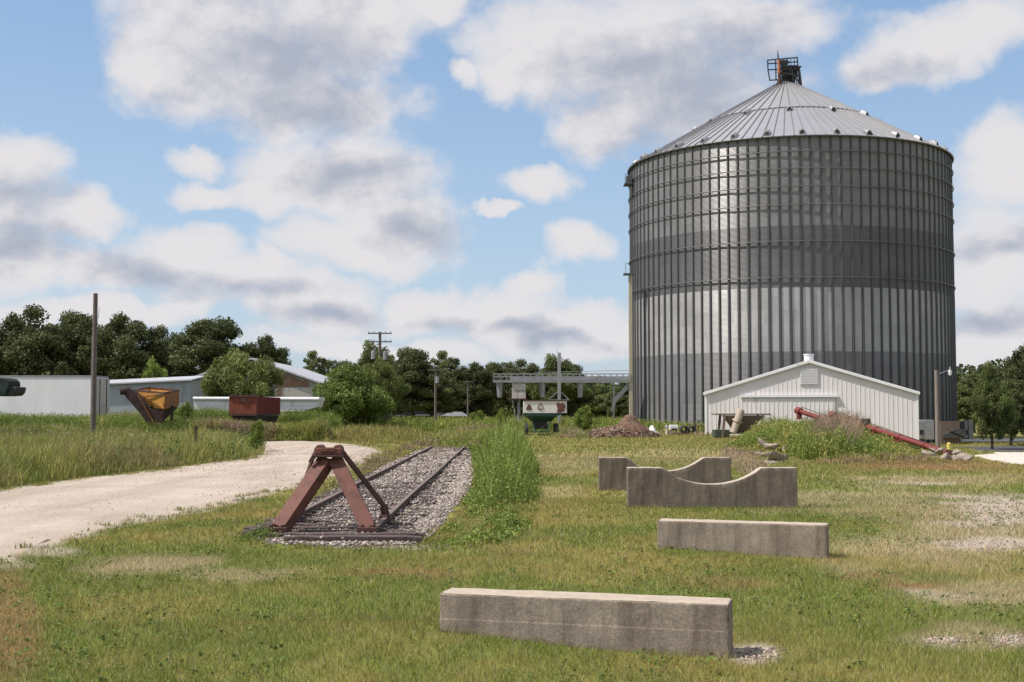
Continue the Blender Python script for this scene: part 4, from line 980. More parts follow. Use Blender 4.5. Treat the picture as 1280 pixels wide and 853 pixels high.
for xx, x2 in ((-.6, -.1), (.6, .15)):
    for yy in (-.5, .5): b = MB(); b.bar((xx, yy, c[2]), (x2, yy * .6, 0), .11, .11); b.build('leg', M['galv'], wb)
b = MB(); b.tube((0, 0, c[2]), (0, 0, .0), .14, .14, 8); b.build('drain_pipe', M['galv'], wb)
# tall grey pole with braces
a = W(699, 441, 106); pl = thing('steel_mast', 'tall grey steel mast rising behind the green and white wagon', 'mast', (a[0], 106, 0))
b = MB(); b.box((0, 0, a[2] / 2), (.28, .28, a[2])); b.build('pole', M['galv'], pl, bevel=.03)
b = MB(); z1 = W(699, 488, 106)[2]; z2 = W(699, 500, 106)[2]
b.bar((0, 0, z1), (-.95, 0, z2), .07, .07); b.bar((0, 0, z1), (.85, 0, z2), .07, .07); b.bar((-.95, 0, z2), (.85, 0, z2), .07, .07); b.build('brace', M['galv'], pl)
b = MB(); b.bar((-.15, 0, a[2] - .05), (-.15, 0, a[2] + .2), .03, .03); b.bar((-.3, 0, z1 + 2.5), (0, 0, z1 + 2.5), .03, .03); b.build('bracket', M['galv_dark'], pl)

# ------------------------------------------------------------------ white barn
bc = W(1012.5, 545, 87); BRZ = -math.atan2(1012.5 - CX, F) * .95
bn = thing('white_barn', 'white ribbed metal barn with a shallow gable in front of the bin', 'barn', (bc[0], 87, 0), BRZ)
hw_ = 7.25; ez = 2.98; pz = 5.22; dep = 11.
b = MB(); b.prism([(-hw_, -1.2), (hw_, -1.2), (hw_, ez), (0, pz), (-hw_, ez)], (0, dep)); b.build('wall', M['barn_wall'], bn)
def topz(x): return pz - (pz - ez) * abs(x) / hw_
b = MB(); x = -hw_ + .12
while x < hw_:
    inD = -4.75 < x < 1.55
    z0 = -1.2; b.box((x, -.008, (z0 + topz(x) - .06) / 2), (.05, .026, topz(x) - .06 - z0)); x += .31
b.build('wall_ribs', M['barn_wall'], bn)
rfm = M['white']
b = MB(); ov = .12
for s in (-1, 1):
    b.loft([[(0, -.18, pz + .01), (0, -.18, pz + .11), (0, dep + .15, pz + .11), (0, dep + .15, pz + .01)], [(s * (hw_ + ov), -.18, ez - .02), (s * (hw_ + ov), -.18, ez + .08), (s * (hw_ + ov), dep + .15, ez + .08), (s * (hw_ + ov), dep + .15, ez - .02)]])
b.build('roof', M['white'], bn)
b = MB()
for s in (-1, 1): b.box((s * (hw_ - .05), -.035, ez / 2 - .6), (.16, .03, ez + 1.2)); b.bar((0, -.2, pz - .02), (s * (hw_ + ov), -.2, ez - .04), .04, .16)
b.build('trim', M['white'], bn)
# sliding door with track
dx0, dx1 = -4.75, 1.95; dz = 2.72
b = MB(); b.box(((dx0 + dx1) / 2, -.09, 1.33), (dx1 - dx0 - .5, .06, 2.6))
xx = dx0 + .4
while xx < dx1 - .3: b.box((xx, -.13, 1.33), (.06, .03, 2.56)); xx += .31
dr = b.build('sliding_door', M['barn_wall'], bn)
b = MB(); b.box(((dx0 + dx1) / 2 , -.13, dz + .06), (dx1 - dx0, .2, .16)); b.build('door_track', M['white'], bn)
b = MB(); b.box((.0, -.05, 4.15), (1.25, .04, 1.15)); lv = b.build('louver', M['barn_wall'], bn)
b = MB()
for k in range(10): b.bar((-.6, -.085, 3.65 + k * .11), (.6, -.085, 3.65 + k * .11), .05, .04)
b.build('blades', M['white'], lv)
b = MB(); b.tube((0, .8, pz), (0, .8, pz + .48), .34, n=16); b.tube((0, .8, pz + .48), (0, .8, pz + .55), .38, n=16); b.build('ridge_vent', M['white'], bn)

# ------------------------------------------------------------------ brown hopper in front of barn
hY = 80; hp = thing('surge_hopper', 'brown steel hopper on a frame with a tan auger tube before the barn', 'hopper', (W(925, 540, hY)[0], hY, 0))
hx = lambda px, py: (W(px, py, hY)[0] - W(925, 540, hY)[0], W(px, py, hY)[2])
b = MB(); x0_, z0_ = hx(891.5, 518); x1_, _ = hx(960, 518); b.box(((x0_ + x1_) / 2, 0, z0_), (x1_ - x0_, 1.8, .09)); b.build('top_rail', M['brownsteel'], hp)
b = MB(); T_ = [hx(905, 519.5), hx(951, 519.5)]; B_ = [hx(919, 541), hx(938, 541)]
b.loft([[(B_[0][0], -.3, B_[0][1]), (B_[1][0], -.3, B_[1][1]), (B_[1][0], .3, B_[1][1]), (B_[0][0], .3, B_[0][1])], [(T_[0][0], -.85, T_[0][1]), (T_[1][0], -.85, T_[1][1]), (T_[1][0], .85, T_[1][1]), (T_[0][0], .85, T_[0][1])]]); b.build('bin', M['brownsteel'], hp)
for p0, p1 in (((903, 519), (900, 546)), ((951, 519), (945.5, 546))):
    for yy in (-.85, .85): b = MB(); u = hx(*p0); v = hx(*p1); b.bar((u[0], yy, u[1]), (v[0], yy, 0), .14, .14); b.build('leg', M['brownsteel'], hp)
b = MB(); u = hx(896, 538); v = hx(944, 540); b.box(((u[0] + v[0]) / 2, -.5, .35), (v[0] - u[0], .12, .12)); b.box((hx(900, 540)[0], -.3, .3), (.9, 1.2, .5)); b.build('base_frame', mat('dark_green_steel', (.04, .055, .035), .8, bmp=0), hp)
b = MB(); u = hx(923, 512.5); v = hx(912.5, 541); b.tube((v[0], -1.1, v[1]), (u[0], -1.0, u[1]), .22, .24, 14); m_ = hx(918, 526.5); b.tube((m_[0] - .03, -1.05, m_[1] - .06), (m_[0] + .02, -1.05, m_[1] + .06), .32, .32, 14); b.build('spout_tube', M['tan'], hp)

# ------------------------------------------------------------------ red augers
def auger(label, top, Yt_, bot, Yb, r=.12):
    a = Vector(W(*bot, Yb)); t = Vector(W(*top, Yt_)); root = thing('grain_auger', label, 'auger', (a.x, a.y, 0)); o = Vector((a.x, a.y, 0))
    a = a - o; t = t - o; d = (t - a).normalized(); b = MB(); b.tube(a, t, r, r, 14); 
    for k in range(1, 5): p = a.lerp(t, k / 5); b.tube(p - d * .05, p + d * .05, r * 1.22, n=14)
    b.build('tube', M['red'], root)
    b = MB(); up = Vector((0, 0, 1)); off = up * .42
    b.bar(a.lerp(t, .12) + up * r, a.lerp(t, .98) + up * (r + .12), .03, .03); b.bar(a.lerp(t, .2) - off, a.lerp(t, .85) - off, .04, .04)
    for k in range(2, 9, 2): p = a.lerp(t, k / 10); b.bar(p, p - off, .035, .035); b.bar(p, a.lerp(t, (k + 1) / 10) - off, .03, .03)
    b.build('truss', M['rust'], root)
    b = MB(); b.tube(t - d * .15, t + d * .18, r * 1.5, n=14); b.tube(t, t - Vector((0, 0, .42)), .15, .13, 10); b.build('discharge_head', M['red'], root)
    b = MB(); m_ = a.lerp(t, .62); 
    for s in (-1, 1): b.bar(m_ - Vector((0, 0, .1)), (m_.x - .6, m_.y + s * .8, .35), .07, .07); b.bar(a.lerp(t, .35), (m_.x - .6, m_.y + s * .8, .35), .06, .06)
    b.bar((m_.x - .6, m_.y - .8, .35), (m_.x - .6, m_.y + .8, .35), .07, .07); fr = b.build('undercarriage', M['red'], root)
    for s in (-1, 1): b = MB(); b.tube((m_.x - .6, m_.y + s * .85, .35), (m_.x - .6, m_.y + s * 1.05, .35), .34, n=18); b.build('wheel', M['tyre'], root)
    b = MB(); p = a.lerp(t, .70 if Yb < 52 else .5); b.box((p.x, p.y - .1, p.z + .22), (.4, .3, .25)); b.build('motor', M['black'], root, bevel=.03)
    b = MB(); b.tube(a - d * .3, a + d * .5, r * .8, n=10); 
    for k in range(6): q = a - d * .3 + d * .1 * k; b.tube(q, q + d * .03, r * 1.3, n=10)
    b.build('intake', M['rust'], root)
auger('longer red grain auger sloping down right to the rubble and yellow bollard', (1041, 520), 58, (1189, 568), 50.5)
auger('red grain auger whose raised end pokes out left above the weeds', (999, 514), 62, (1140, 562), 54.5)
# ------------------------------------------------------------------ bollard, rocks
q = G(1186, 568.5); bo = thing('bollard', 'short yellow steel bollard behind the rubble heap', 'bollard', (W(1186.3, 568, 54)[0], 54, 0))
ht = W(1186, 554.5, 54)[2]
b = MB(); b.tube((0, 0, -1), (0, 0, ht), .085, n=16); b.tube((0, 0, ht), (0, 0, ht + .04), .085, .04, 16); b.build('post', M['yellow'], bo, smooth=False)
b = MB(); b.tube((0, 0, ht - .62), (0, 0, ht - .4), .09, .09, 16); b.build('rusty_band', M['red_wagon'], bo)
def rock(label, cat, px, py, s, grp, zf=.6, up=0., seed=0):
    import bmesh
    bm = bmesh.new(); rr_ = random.Random(seed)
    for _ in range(16): bm.verts.new((rr_.uniform(-.5, .5), rr_.uniform(-.5, .5), rr_.uniform(-.5, .5)))
    hu = bmesh.ops.convex_hull(bm, input=bm.verts[:]); bmesh.ops.delete(bm, geom=[g for g in hu['geom_interior'] if isinstance(g, bmesh.types.BMVert)], context='VERTS')
    bmesh.ops.bevel(bm, geom=bm.edges[:], offset=.03, segments=1, affect='EDGES')
    me = bpy.data.meshes.new('rock'); bm.to_mesh(me); bm.free(); me.materials.append(M['rock'])
    o = bpy.data.objects.new('rock', me); COL.objects.link(o); g = G(px, py); o.location = (g[0], g[1], g[2] + s * zf * .3 + up)
    o.scale = (s * 1.3, s, s * zf); o.rotation_euler = (rr_.uniform(-.5, .5), rr_.uniform(-.5, .5), rr_.uniform(0, 3)); tag(o, label, cat, grp)
k = 0
for (px, py, s, up) in ((1160, 571, .5, 0), (1162, 573, .8, 0), (1171, 575, .5, 0), (1175, 570, .6, .1), (1178, 577, .8, 0), (1190, 576, .5, 0), (1198, 571, .7, .05), (1203, 574, .75, 0), (1183, 575, .4, 0), (1210, 576, .5, 0), (1166, 569, .5, .1), (1197, 577, .45, 0)):
    rock('pale broken concrete chunk in the rubble heap by the yellow bollard', 'rubble', px, py, s * .72, 'broken concrete chunks heaped by the bollard', .6, up, k); k += 1
for (px, py, s, up) in ((955, 563, .9, .2), (965, 566, 1.1, .15), (976, 562, .9, .3), (983, 568, .8, .1), (958, 572, .8, 0), (970, 577, 1.1, 0), (980, 575, .7, 0), (949, 570, .6, 0), (962, 580, .9, -.1)):
    rock('tan broken rock in the heap among the weeds before the barn', 'rock', px, py, s * .62, 'rocks heaped in the weeds', .55, up, k); k += 1
# ------------------------------------------------------------------ dirt pile
def mound(name, label, cat, c, rx, ry, h, m, seed, parts=(('', 0),)):
    n = 70; V = []; Fc = []
    for i in range(n):
        for j in range(n):
            u = -1 + 2 * i / (n - 1); v = -1 + 2 * j / (n - 1); x = u * rx; y = v * ry
            w_ = max(0, 1 - (u * u + v * v)) ** .8; nn = mnoise.fractal(Vector((x * .6 + seed, y * .6, 0)), .8, 2, 5)
            ridge = .65 + .5 * math.exp(-((u - .25) / .35) ** 2) - .2 * math.exp(-((u + .15) / .2) ** 2)
            z = h * w_ * ridge * (1 + .18 * nn) + .10 * nn * min(1, w_ * 4) + mnoise.noise(Vector((x * 3.5, y * 3.5, seed))) * .10 * min(1, w_ * 4) - .05
            V.append((c[0] + x, c[1] + y, z))
    for i in range(n - 1):
        for j in range(n - 1): Fc.append((i * n + j, (i + 1) * n + j, (i + 1) * n + j + 1, i * n + j + 1))
    me = bpy.data.meshes.new(name); me.from_pydata(V, [], Fc); me.materials.append(m); me.polygons.foreach_set('use_smooth', [True] * len(Fc))
    o = bpy.data.objects.new(name, me); COL.objects.link(o); return tag(o, label, cat)
dc = W(775, 547, 84); mound('dirt_pile', 'reddish brown dirt and debris pile left of the bin', 'dirt pile', (dc[0], 84), 2.75, 2.4, 1.22, M['dirt'], 3)
n = 900; a = rng.random(n) * 6.283; rr_ = np.sqrt(rng.random(n)); X = dc[0] + rr_ * np.cos(a) * 2.9; Y = 84 - np.abs(rr_ * np.sin(a)) * 2.5
Z = 1.05 * np.maximum(0, 1 - rr_ ** 2) ** .8 * (.65 + .4 * np.exp(-(((X - dc[0]) / 2.75 - .25) / .35) ** 2))
stones('pile_debris', X, Y, Z, .03 + .06 * rng.random(n) ** 2, jitter(np.array([(.13, .08, .06), (.3, .24, .19), (.07, .05, .04)])[rng.integers(0, 3, n)], .3), 'broken bits strewn over the reddish dirt pile', 'debris', .6)
# clutter at the bin foot
cY = 90
def cl(px, py, Y=cY): return W(px, py, Y)
q = cl(842, 543); wt = thing('white_fitting', 'small white metal box with a dark opening at the bin foot', 'white box', (q[0], cY, 0))
b = MB(); b.box((0, 0, .55), (.62, .6, .36)); b.build('box', M['white'], wt, bevel=.04); b = MB(); b.box((.02, -.32, .42), (.4, .05, .14)); b.build('opening', M['black'], wt)
b = MB(); b.box((-.2, 0, .2), (.1, .4, .4)); b.box((.2, 0, .2), (.1, .4, .4)); b.build('legs', M['galv'], wt)
q = cl(833, 543); vb = thing('valve_post', 'thin white valve post beside the white box at the bin foot', 'valve', (q[0], cY, 0))
b = MB(); b.tube((0, 0, 0), (0, 0, .75), .05, n=8); b.build('post', M['white'], vb); b = MB(); b.tube((-.15, 0, .55), (.15, 0, .55), .06, n=8); b.build('pipe', M['galv'], vb)
q = cl(812, 541, 92); mound('white_cover', 'low pale rounded cover beside the dirt pile', 'cover', (q[0], 92), .75, .6, .62, M['white'], 8)
for (px, lab) in ((855.5, 'left one of two dark pipe ends lying at the bin foot'), (864.5, 'right one of two dark pipe ends lying at the bin foot')):
    q = cl(px, 536); o = thing('pipe_end', lab, 'pipe', (q[0], cY, 0)); b = MB(); n = 16; r0, r1 = .24, .17; z = .42
    ring = lambda y, r: [(r * math.cos(t), y, z + r * math.sin(t)) for t in [k * 2 * math.pi / n for k in range(n)]]
    b.loft([ring(1.0, r0), ring(-.3, r0), ring(-.3, r1), ring(.9, r1)], cap=False); b.build('barrel', M['black'], o); b = MB(); b.box((0, .3, .1), (.4, 1, .2)); b.build('block', M['brownsteel'], o)
q = cl(874, 543); rk = thing('steel_rack', 'dark thin steel rack leaning at the corner of the barn', 'rack', (q[0], cY, 0))
b = MB()
for xx in (-.3, 0, .3): b.bar((xx, 0, 0), (xx, .1, 1.05), .05, .05)
for zz in (.3, .65, 1.05): b.bar((-.3, .03, zz), (.3, .03, zz), .04, .04)
b.build('frame', M['black'], rk); b = MB(); b.tube((-.35, -.1, .2), (-.32, -.1, .8), .12, .08, 10); b.build('gas_bottle', M['black'], rk)
# ------------------------------------------------------------------ green wagon with white band
gY = 88; g0 = W(681, 540, gY); gw = thing('green_wagon', 'dark green hopper wagon with a white panel bearing two triangle marks', 'wagon', (g0[0], gY, 0))
gl = lambda px, py: (W(px, py, gY)[0] - g0[0], W(px, py, gY)[2])
def slab(mb, x0, z0, x1, z1, y0, y1): mb.box(((x0 + x1) / 2, (y0 + y1) / 2, (z0 + z1) / 2), (abs(x1 - x0), y1 - y0, abs(z1 - z0)))
a = gl(654.5, 501.5); c = gl(708.5, 516.5)
b = MB(); slab(b, a[0], a[1], c[0], c[1], -.02, 3.8); b.build('white_panel', mat('wagon_white_panel', (.68, .64, .6), .6, var=.08, scale=2, dirt=(.42, .3, .25), dirt_amt=.1, dscale=3, bmp=0), gw)
a2 = gl(653.5, 501.8); b = MB(); b.box(((a[0] + c[0]) / 2, -.03, a[1] + .04), (c[0] - a[0] + .06, .08, .08)); b.build('rim', M['rust'], gw)
def tri(px, py, r, fill, m):
    q = gl(px, py); s = MB(); pts = []
    for k in range(18):
        t = k / 18 * 2 * math.pi + math.pi / 2; rad = r * (1 + .22 * math.cos(3 * (t - math.pi / 2))) * (.92 if 1 else 1); pts.append((math.cos(t) * rad * .95, math.sin(t) * rad * 1.05))
    if fill: s.loft([[(q[0] + x, -.045, q[1] + z) for x, z in pts], [(q[0] + x, -.018, q[1] + z) for x, z in pts]])
    else:
        for k in range(18):
            p0 = pts[k]; p1 = pts[(k + 1) % 18]
            s.bar((q[0] + p0[0], -.035, q[1] + p0[1]), (q[0] + p1[0], -.035, q[1] + p1[1]), .03, .05)
        s.bar((q[0], -.035, q[1] - r * 1.0), (q[0], -.035, q[1] - r * 1.45), .03, .06)
    s.build('triangle_mark', m, gw)
bm_ = mat('mark_brown', (.12, .05, .045), .7, bmp=0)
tri(661.4, 509.8, .215, True, bm_); tri(675.6, 508.6, .20, False, bm_)
u = gl(696, 503.5); v = gl(706, 516); b = MB(); rp = []
for k in range(26):
    t = k / 26 * 2 * math.pi; rad = 1 + .16 * math.sin(3 * t + 1) + .1 * math.sin(7 * t); rp.append(((u[0] + v[0]) / 2 + abs(v[0] - u[0]) / 2 * max(-1, min(1, 1.25 * math.cos(t))) * rad, (u[1] + v[1]) / 2 + abs(u[1] - v[1]) / 2 * max(-1, min(1, 1.25 * math.sin(t))) * min(1, rad)))
b.loft([[(x, -.045, z) for x, z in rp], [(x, -.018, z) for x, z in rp]]); b.build('rust_patch', M['bumper'], gw)
b = MB(); t0 = gl(655.5, 516.5); t1 = gl(697, 516.5); s0 = gl(664, 527); s1 = gl(690, 527); m0 = gl(657, 520.5); m1 = gl(695.5, 520.5)
b.loft([[(x, y, z) for x, y, z in ((s0[0], .7, s0[1]), (s1[0], .7, s0[1]), (s1[0], 3.0, s0[1]), (s0[0], 3.0, s0[1]))], [(m0[0], .04, m0[1]), (m1[0], .04, m0[1]), (m1[0], 3.7, m0[1]), (m0[0], 3.7, m0[1])], [(t0[0], .02, t0[1]), (c[0] - .1, .02, t0[1]), (c[0] - .1, 3.7, t0[1]), (t0[0], 3.7, t0[1])]]); b.build('tub', M['green'], gw)
b = MB(); b.box((gl(676, 534)[0], 1.6, .85), (1.0, 1.6, .8)); b.build('shade_box', M['black'], gw)  # black box added as the shade between the frame legs
b = MB(); p = gl(664, 527); q = gl(689, 541); 
b.bar((p[0] + .1, .3, p[1]), (p[0] + .28, .3, q[1]), .22, .1); b.bar((q[0] - .1, .3, p[1]), (q[0] - .28, .3, q[1]), .22, .1); b.box(((p[0] + q[0]) / 2, .3, q[1] + .05), (q[0] - p[0] - .2, .12, .12)); b.build('frame', M['green_light'], gw)
for px, yy in ((658.5, .6), (696, .6), (658.5, 2.9), (696, 2.9)):
    xx = gl(px, 538)[0]; b = MB(); b.tube((xx - .13, yy, .42), (xx + .13, yy, .42), .42, n=22); wh = b.build('wheel', M['tyre'], gw, bevel=.03); b = MB(); b.tube((xx - .14, yy, .42), (xx + .14, yy, .42), .2, n=14); b.build('rim', M['green_light'], wh)
# ------------------------------------------------------------------ left side: white trailer
tY = 79; q = W(118, 512, tY)
tr = thing('white_trailer', 'long white box trailer behind the leaning weeds at far left', 'trailer', (q[0], tY, 0))
ztop = W(60, 471, tY)[2]; LL = 12.5; zbt = .9
b = MB(); b.box((-LL / 2, 1.3, (ztop + zbt) / 2), (LL, 2.6, ztop - zbt)); b.build('body', M['trailer_sheet'], tr)
b = MB(); b.box((-LL / 2, 1.3, ztop + .03), (LL + .06, 2.66, .1)); b.box((-LL / 2, -.03, zbt), (LL, .06, .14)); b.build('rail_trim', M['galv'], tr)
b = MB(); b.box((-1.6, 1.3, .7), (1.4, 1.0, .3)); b.box((-10.5, 1.3, .5), (.2, 1.4, .9)); b.build('chassis', M['black'], tr)
for xx in (-1.0, -2.1):
    for yy in (.1, 2.25): b = MB(); b.tube((xx, yy, .5), (xx, yy + .25, .5), .5, n=22); b.build('wheel', M['tyre'], tr)
for k in (0, 1):
    b = MB(); b.box((.06, .65 + 1.3 * k, (ztop + zbt) / 2 - .05), (.1, 1.27, ztop - zbt - .12)); dd = b.build('rear_door', M['white_worn'], tr)
    b = MB(); b.tube((.13, .35 + 1.3 * k + .25, zbt), (.13, .35 + 1.3 * k + .25, ztop - .1), .03, n=6); b.build('lock_rod', M['rust'], dd)
# dark green machine at left edge
q = W(4, 485, 58); mc = thing('dark_machine', 'dark green rounded machine end cut off by the left edge of the photo', 'machine', (q[0] - 1.2, 58, 0))
ml = lambda px, py: (W(px, py, 58)[0] - (q[0] - 1.2), W(px, py, 58)[2])
M['machine'] = mat('machine_green_black', (.010, .02, .017), .9, 0, var=.4, scale=4, dirt=(.03, .06, .05), dirt_amt=.3, bmp=0)
pr = [ml(-50, 495.5), ml(12, 495.5), ml(12, 494), ml(16.5, 482), ml(16, 477), ml(12, 473.8), ml(6, 472.5), ml(-50, 472)]
b = MB(); b.prism(pr, (-.5, .9)); b.build('hood', M['machine'], mc, bevel=.05)
b = MB(); b.prism([ml(10, 495.5), ml(20, 495), ml(24, 491), ml(25.5, 484), ml(16, 483.5)], (-.35, .75)); b.build('nose', M['black'], mc, bevel=.03)
b = MB(); zl = ml(0, 495)[1]
for xx in (-.6, -1.6): b.bar((xx, .2, 0), (xx, .2, zl), .25, .25)
b.build('stand', M['black'], mc)
# ------------------------------------------------------------------ poles
def pole(name, label, px, pyt, Y, r0, r1, m, cat='utility pole', grp=None):
    t = W(px, pyt, Y); o = thing(name, label, cat, (t[0], Y, 0), 0, grp); b = MB(); b.tube((0, 0, -1.2), (0, 0, t[2]), r0, r1, 12); b.build('pole', m, o, smooth=False); return o, t[2]
o, h = pole('utility_pole', 'bare weathered wooden pole in front of the long white trailer', 119.5, 367, 62, .15, .11, M['wood'])
b = MB(); b.tube((-.13, -.03, .2), (-.13, -.03, h * .72), .012, n=5); b.bar((.15, 0, h - 1.3), (.2, 0, h - .7), .02, .02); b.build('conduit', M['galv'], o)
o, h = pole('utility_pole', 'tall power pole with two crossarms and transformers above the trees', 475, 415, 118, .16, .13, M['wood'])
for py in (417, 427.5):
    z = W(475, py, 118)[2]; b = MB(); b.box((0, -.12, z), (2.25, .1, .12)); ca_ = b.build('crossarm', M['wood'], o); b = MB()
    for xx in (-1.05, -.55, .55, 1.05): b.tube((xx, -.12, z + .05), (xx, -.12, z + .2), .04, n=6)
    b.build('insulator', M['galv'], ca_)
for xx, py in ((-.62, 444), (.5, 445)): 
    z = W(475, py, 118)[2]; b = MB(); b.tube((xx, -.15, z - .38), (xx, -.15, z + .38), .2, n=14); b.tube((xx, -.15, z + .38), (xx, -.15, z + .44), .2, .06, 14); b.build('transformer', M['galv'], o)
o, h = pole('utility_pole', 'power pole with one crossarm and a pale transformer left of the tracks', 544.5, 461, 112, .13, .1, M['wood'])
z = W(545, 462.5, 112)[2]; b = MB(); b.box((0, -.1, z), (1.4, .08, .1)); b.build('crossarm', M['wood'], o)
for xx in (.17,): z = W(546, 475, 112)[2]; b = MB(); b.tube((xx, -.1, z - .3), (xx, -.1, z + .3), .16, n=12); b.build('transformer', M['galv'], o)
o, h = pole('utility_pole', 'thin distant pole with a small crossarm right of the tracks', 585, 476, 135, .12, .09, M['wood'])
z = W(585, 477.5, 135)[2]; b = MB(); b.box((0, -.1, z), (1.3, .08, .1)); b.build('crossarm', M['wood'], o)
o, h = pole('street_lamp', 'wooden pole with a curved arm and glass lamp right of the barn', 1170.5, 463, 78, .15, .125, mat('lamp_pole_wood', (.2, .165, .145), .9, var=.3, stretch=(5, 5, .3), bmp=.3), 'street lamp')
b = MB(); pts_ = [(0.1, -.05, h - .25)] + [(.1 + .62 * math.sin(t), -.05, h - .25 + .22 * math.sin(t * 1.2)) for t in (.3, .6, .9, 1.2, 1.5)]
for i in range(len(pts_) - 1): b.tube(pts_[i], pts_[i + 1], .022, n=6)
b.build('arm', M['galv'], o)
e = pts_[-1]; b = MB(); b.tube((e[0] + .12, e[1], e[2] + .02), (e[0] + .12, e[1], e[2] + .26), .07, .05, 10); b.tube((e[0] + .12, e[1], e[2] - .02), (e[0] + .12, e[1], e[2] + .04), .13, .1, 12); ld = b.build('lamp_head', M['galv'], o)
b = MB(); b.tube((e[0] + .12, e[1], e[2] - .28), (e[0] + .12, e[1], e[2] - .02), .09, .13, 12); b.build('lamp_globe', M['lampglass'], ld)
# stub post in the field
q = W(242, 548, 48); o = MB(); o.bar((0, 0, -.1), (.1, 0, W(242, 533, 48)[2]), .11, .09); tag(o.build('fence_post', M['rust'], loc=(q[0], 48, 0)), 'short leaning rusty stub post in the left field', 'post')
# ------------------------------------------------------------------ orange gravity hopper
oY = 68; q = W(195, 520, oY); gh = thing('gravity_hopper', 'faded orange steel hopper with a dark chute reaching up to its left', 'hopper', (q[0], oY, 0))
ol = lambda px, py, Y=oY: Vector((W(px, py, Y)[0] - q[0], Y - oY, W(px, py, Y)[2]))
y1_ = oY; A_ = ol(168.5, 488, 68.6); B__ = ol(206.5, 491.5, 67.0); C_ = ol(223.5, 487.8, 69.3); D_ = A_ + (C_ - B__)
a_ = ol(186, 509.5, 68.45); b_ = ol(206, 511.5, 67.2); c_ = ol(223, 507.5, 69.3); d_ = a_ + (c_ - b_) * .8; f_ = [ol(190, 512, 68.4), ol(206, 512.5, 67.9)]
m_ = MB(); m_.mi = 0; m_.quad(A_, B__, b_, a_); m_.mi = 1; m_.quad(B__, C_, c_, b_); m_.mi = 0; m_.quad(C_, D_, d_, c_); m_.quad(D_, A_, a_, d_); m_.mi = 1; m_.quad(a_, b_, c_, d_)
ob = m_.build('tub', [M['orange'], M['orange_shaded']], gh); sm = ob.modifiers.new('thick', 'SOLIDIFY'); sm.thickness = .04
m_ = MB()
for p, r_ in ((A_, B__), (B__, C_), (C_, D_), (D_, A_)): m_.bar(p, r_, .09, .09)
m_.bar(ol(176, 497, 68.1), ol(206, 492.8, 66.95), .05, .05); m_.build('rim', M['rust'], gh)
m_ = MB(); cb = (a_ + b_ + c_ + d_) / 4; m_.loft([[p + Vector((0, 0, -.05)) for p in (a_, b_, c_, d_)], [cb + (p - cb) * .35 + Vector((-.2, 0, -.75)) for p in (a_, b_, c_, d_)]]); m_.build('funnel', M['rust'], gh)
m_ = MB(); c0 = ol(155, 490, 67.9); c1 = ol(199, 528, 67.9); c1.z = .1; chp = [(p.x, p.z) for p in (ol(152, 489), ol(167.5, 487.5), ol(189, 511), ol(206, 514), ol(204, 533), ol(188, 533), ol(176, 516), ol(157, 494))]; m_.prism(chp, (-.25, .35)); m_.tube(c0 - Vector((.2, .1, 0)), c0 + Vector((.35, .1, .12)), .2, n=10); cho = m_.build('chute', mat('chute_dark_rust', (.045, .024, .022), .9, var=.5, scale=5, bmp=.4), gh)
m_ = MB(); dv = (c1 - c0); up_ = Vector((.45, -.3, .36)); 
m_.bar(c0 + dv * .2 + up_, c1 + up_ * .6, .08, .06); m_.build('rub_strip', M['orange_shaded'], gh)
for k, (p, r_) in enumerate(((ol(215, 507), (215, 528)), (ol(188, 508), (200, 530)), (ol(200, 510, 70), (200, 530)))):
    m_ = MB(); e = ol(r_[0], r_[1], 68.5 + k * .5); e.z = 0; m_.bar(p, e, .14, .14); m_.build('leg', M['black'], gh)
# ------------------------------------------------------------------ red rail/farm wagon
rY = 76; q = W(303, 520, rY); rw = thing('red_wagon', 'rusty red high sided farm wagon parked in the weeds', 'wagon', (q[0], rY, 0))
F0 = [W(287, 496, rY), W(320.5, 496, rY)]; w = F0[1][0] - F0[0][0]; xL = F0[0][0] - q[0]; xR = F0[1][0] - q[0]; zt_ = F0[0][2]; zb2 = W(300, 517.5, rY)[2]
LN = 6.0; skew = W(350.5, 497, rY + LN)[0] - q[0] - xR; dirv = Vector((skew, LN, 0))
def rwp(x, t, z): return (x + dirv.x * t, dirv.y * t, z)
m_ = MB(); m_.loft([[rwp(xL, 0, zb2), rwp(xR, 0, zb2), rwp(xR, .012, zb2), rwp(xL, .012, zb2)], [rwp(xL, 0, zt_), rwp(xR, 0, zt_), rwp(xR, .012, zt_), rwp(xL, .012, zt_)]]); fe = m_.build('end_gate', M['red_wagon'], rw)
m_ = MB(); m_.box(((xL + xR) / 2, -.03, zt_ + .05), (w + .1, .1, .14)); m_.box(((xL + xR) / 2, -.05, zb2 - .05), (w + .1, .12, .14)); m_.box(((xL + xR) / 2 + .05, -.045, zt_ - .22), (.3, .05, .28)); m_.build('gate_frame', M['rust'], rw)
for x_, nm in ((xR, 'side_panel'), (xL, 'side_panel')):
    m_ = MB(); m_.loft([[rwp(x_, .014, zb2), rwp(x_ - .05, .014, zb2), rwp(x_ - .05, 1, zb2), rwp(x_, 1, zb2)], [rwp(x_, .014, zt_), rwp(x_ - .05, .014, zt_), rwp(x_ - .05, 1, zt_), rwp(x_, 1, zt_)]])
    for k in range(1, 12): p = rwp(x_ + (.02 if x_ == xR else -.07), k / 12, 0); m_.box((p[0], p[1], (zb2 + zt_) / 2), (.07, .09, zt_ - zb2))
    m_.build(nm, M['wagon_side_shade'], rw)
m_ = MB(); m_.loft([[rwp(xL, .02, zb2 - .1), rwp(xR, .02, zb2 - .1), rwp(xR, 1, zb2 - .1), rwp(xL, 1, zb2 - .1)], [rwp(xL, .02, zb2), rwp(xR, .02, zb2), rwp(xR, 1, zb2), rwp(xL, 1, zb2)]]); m_.build('floor', M['black'], rw)
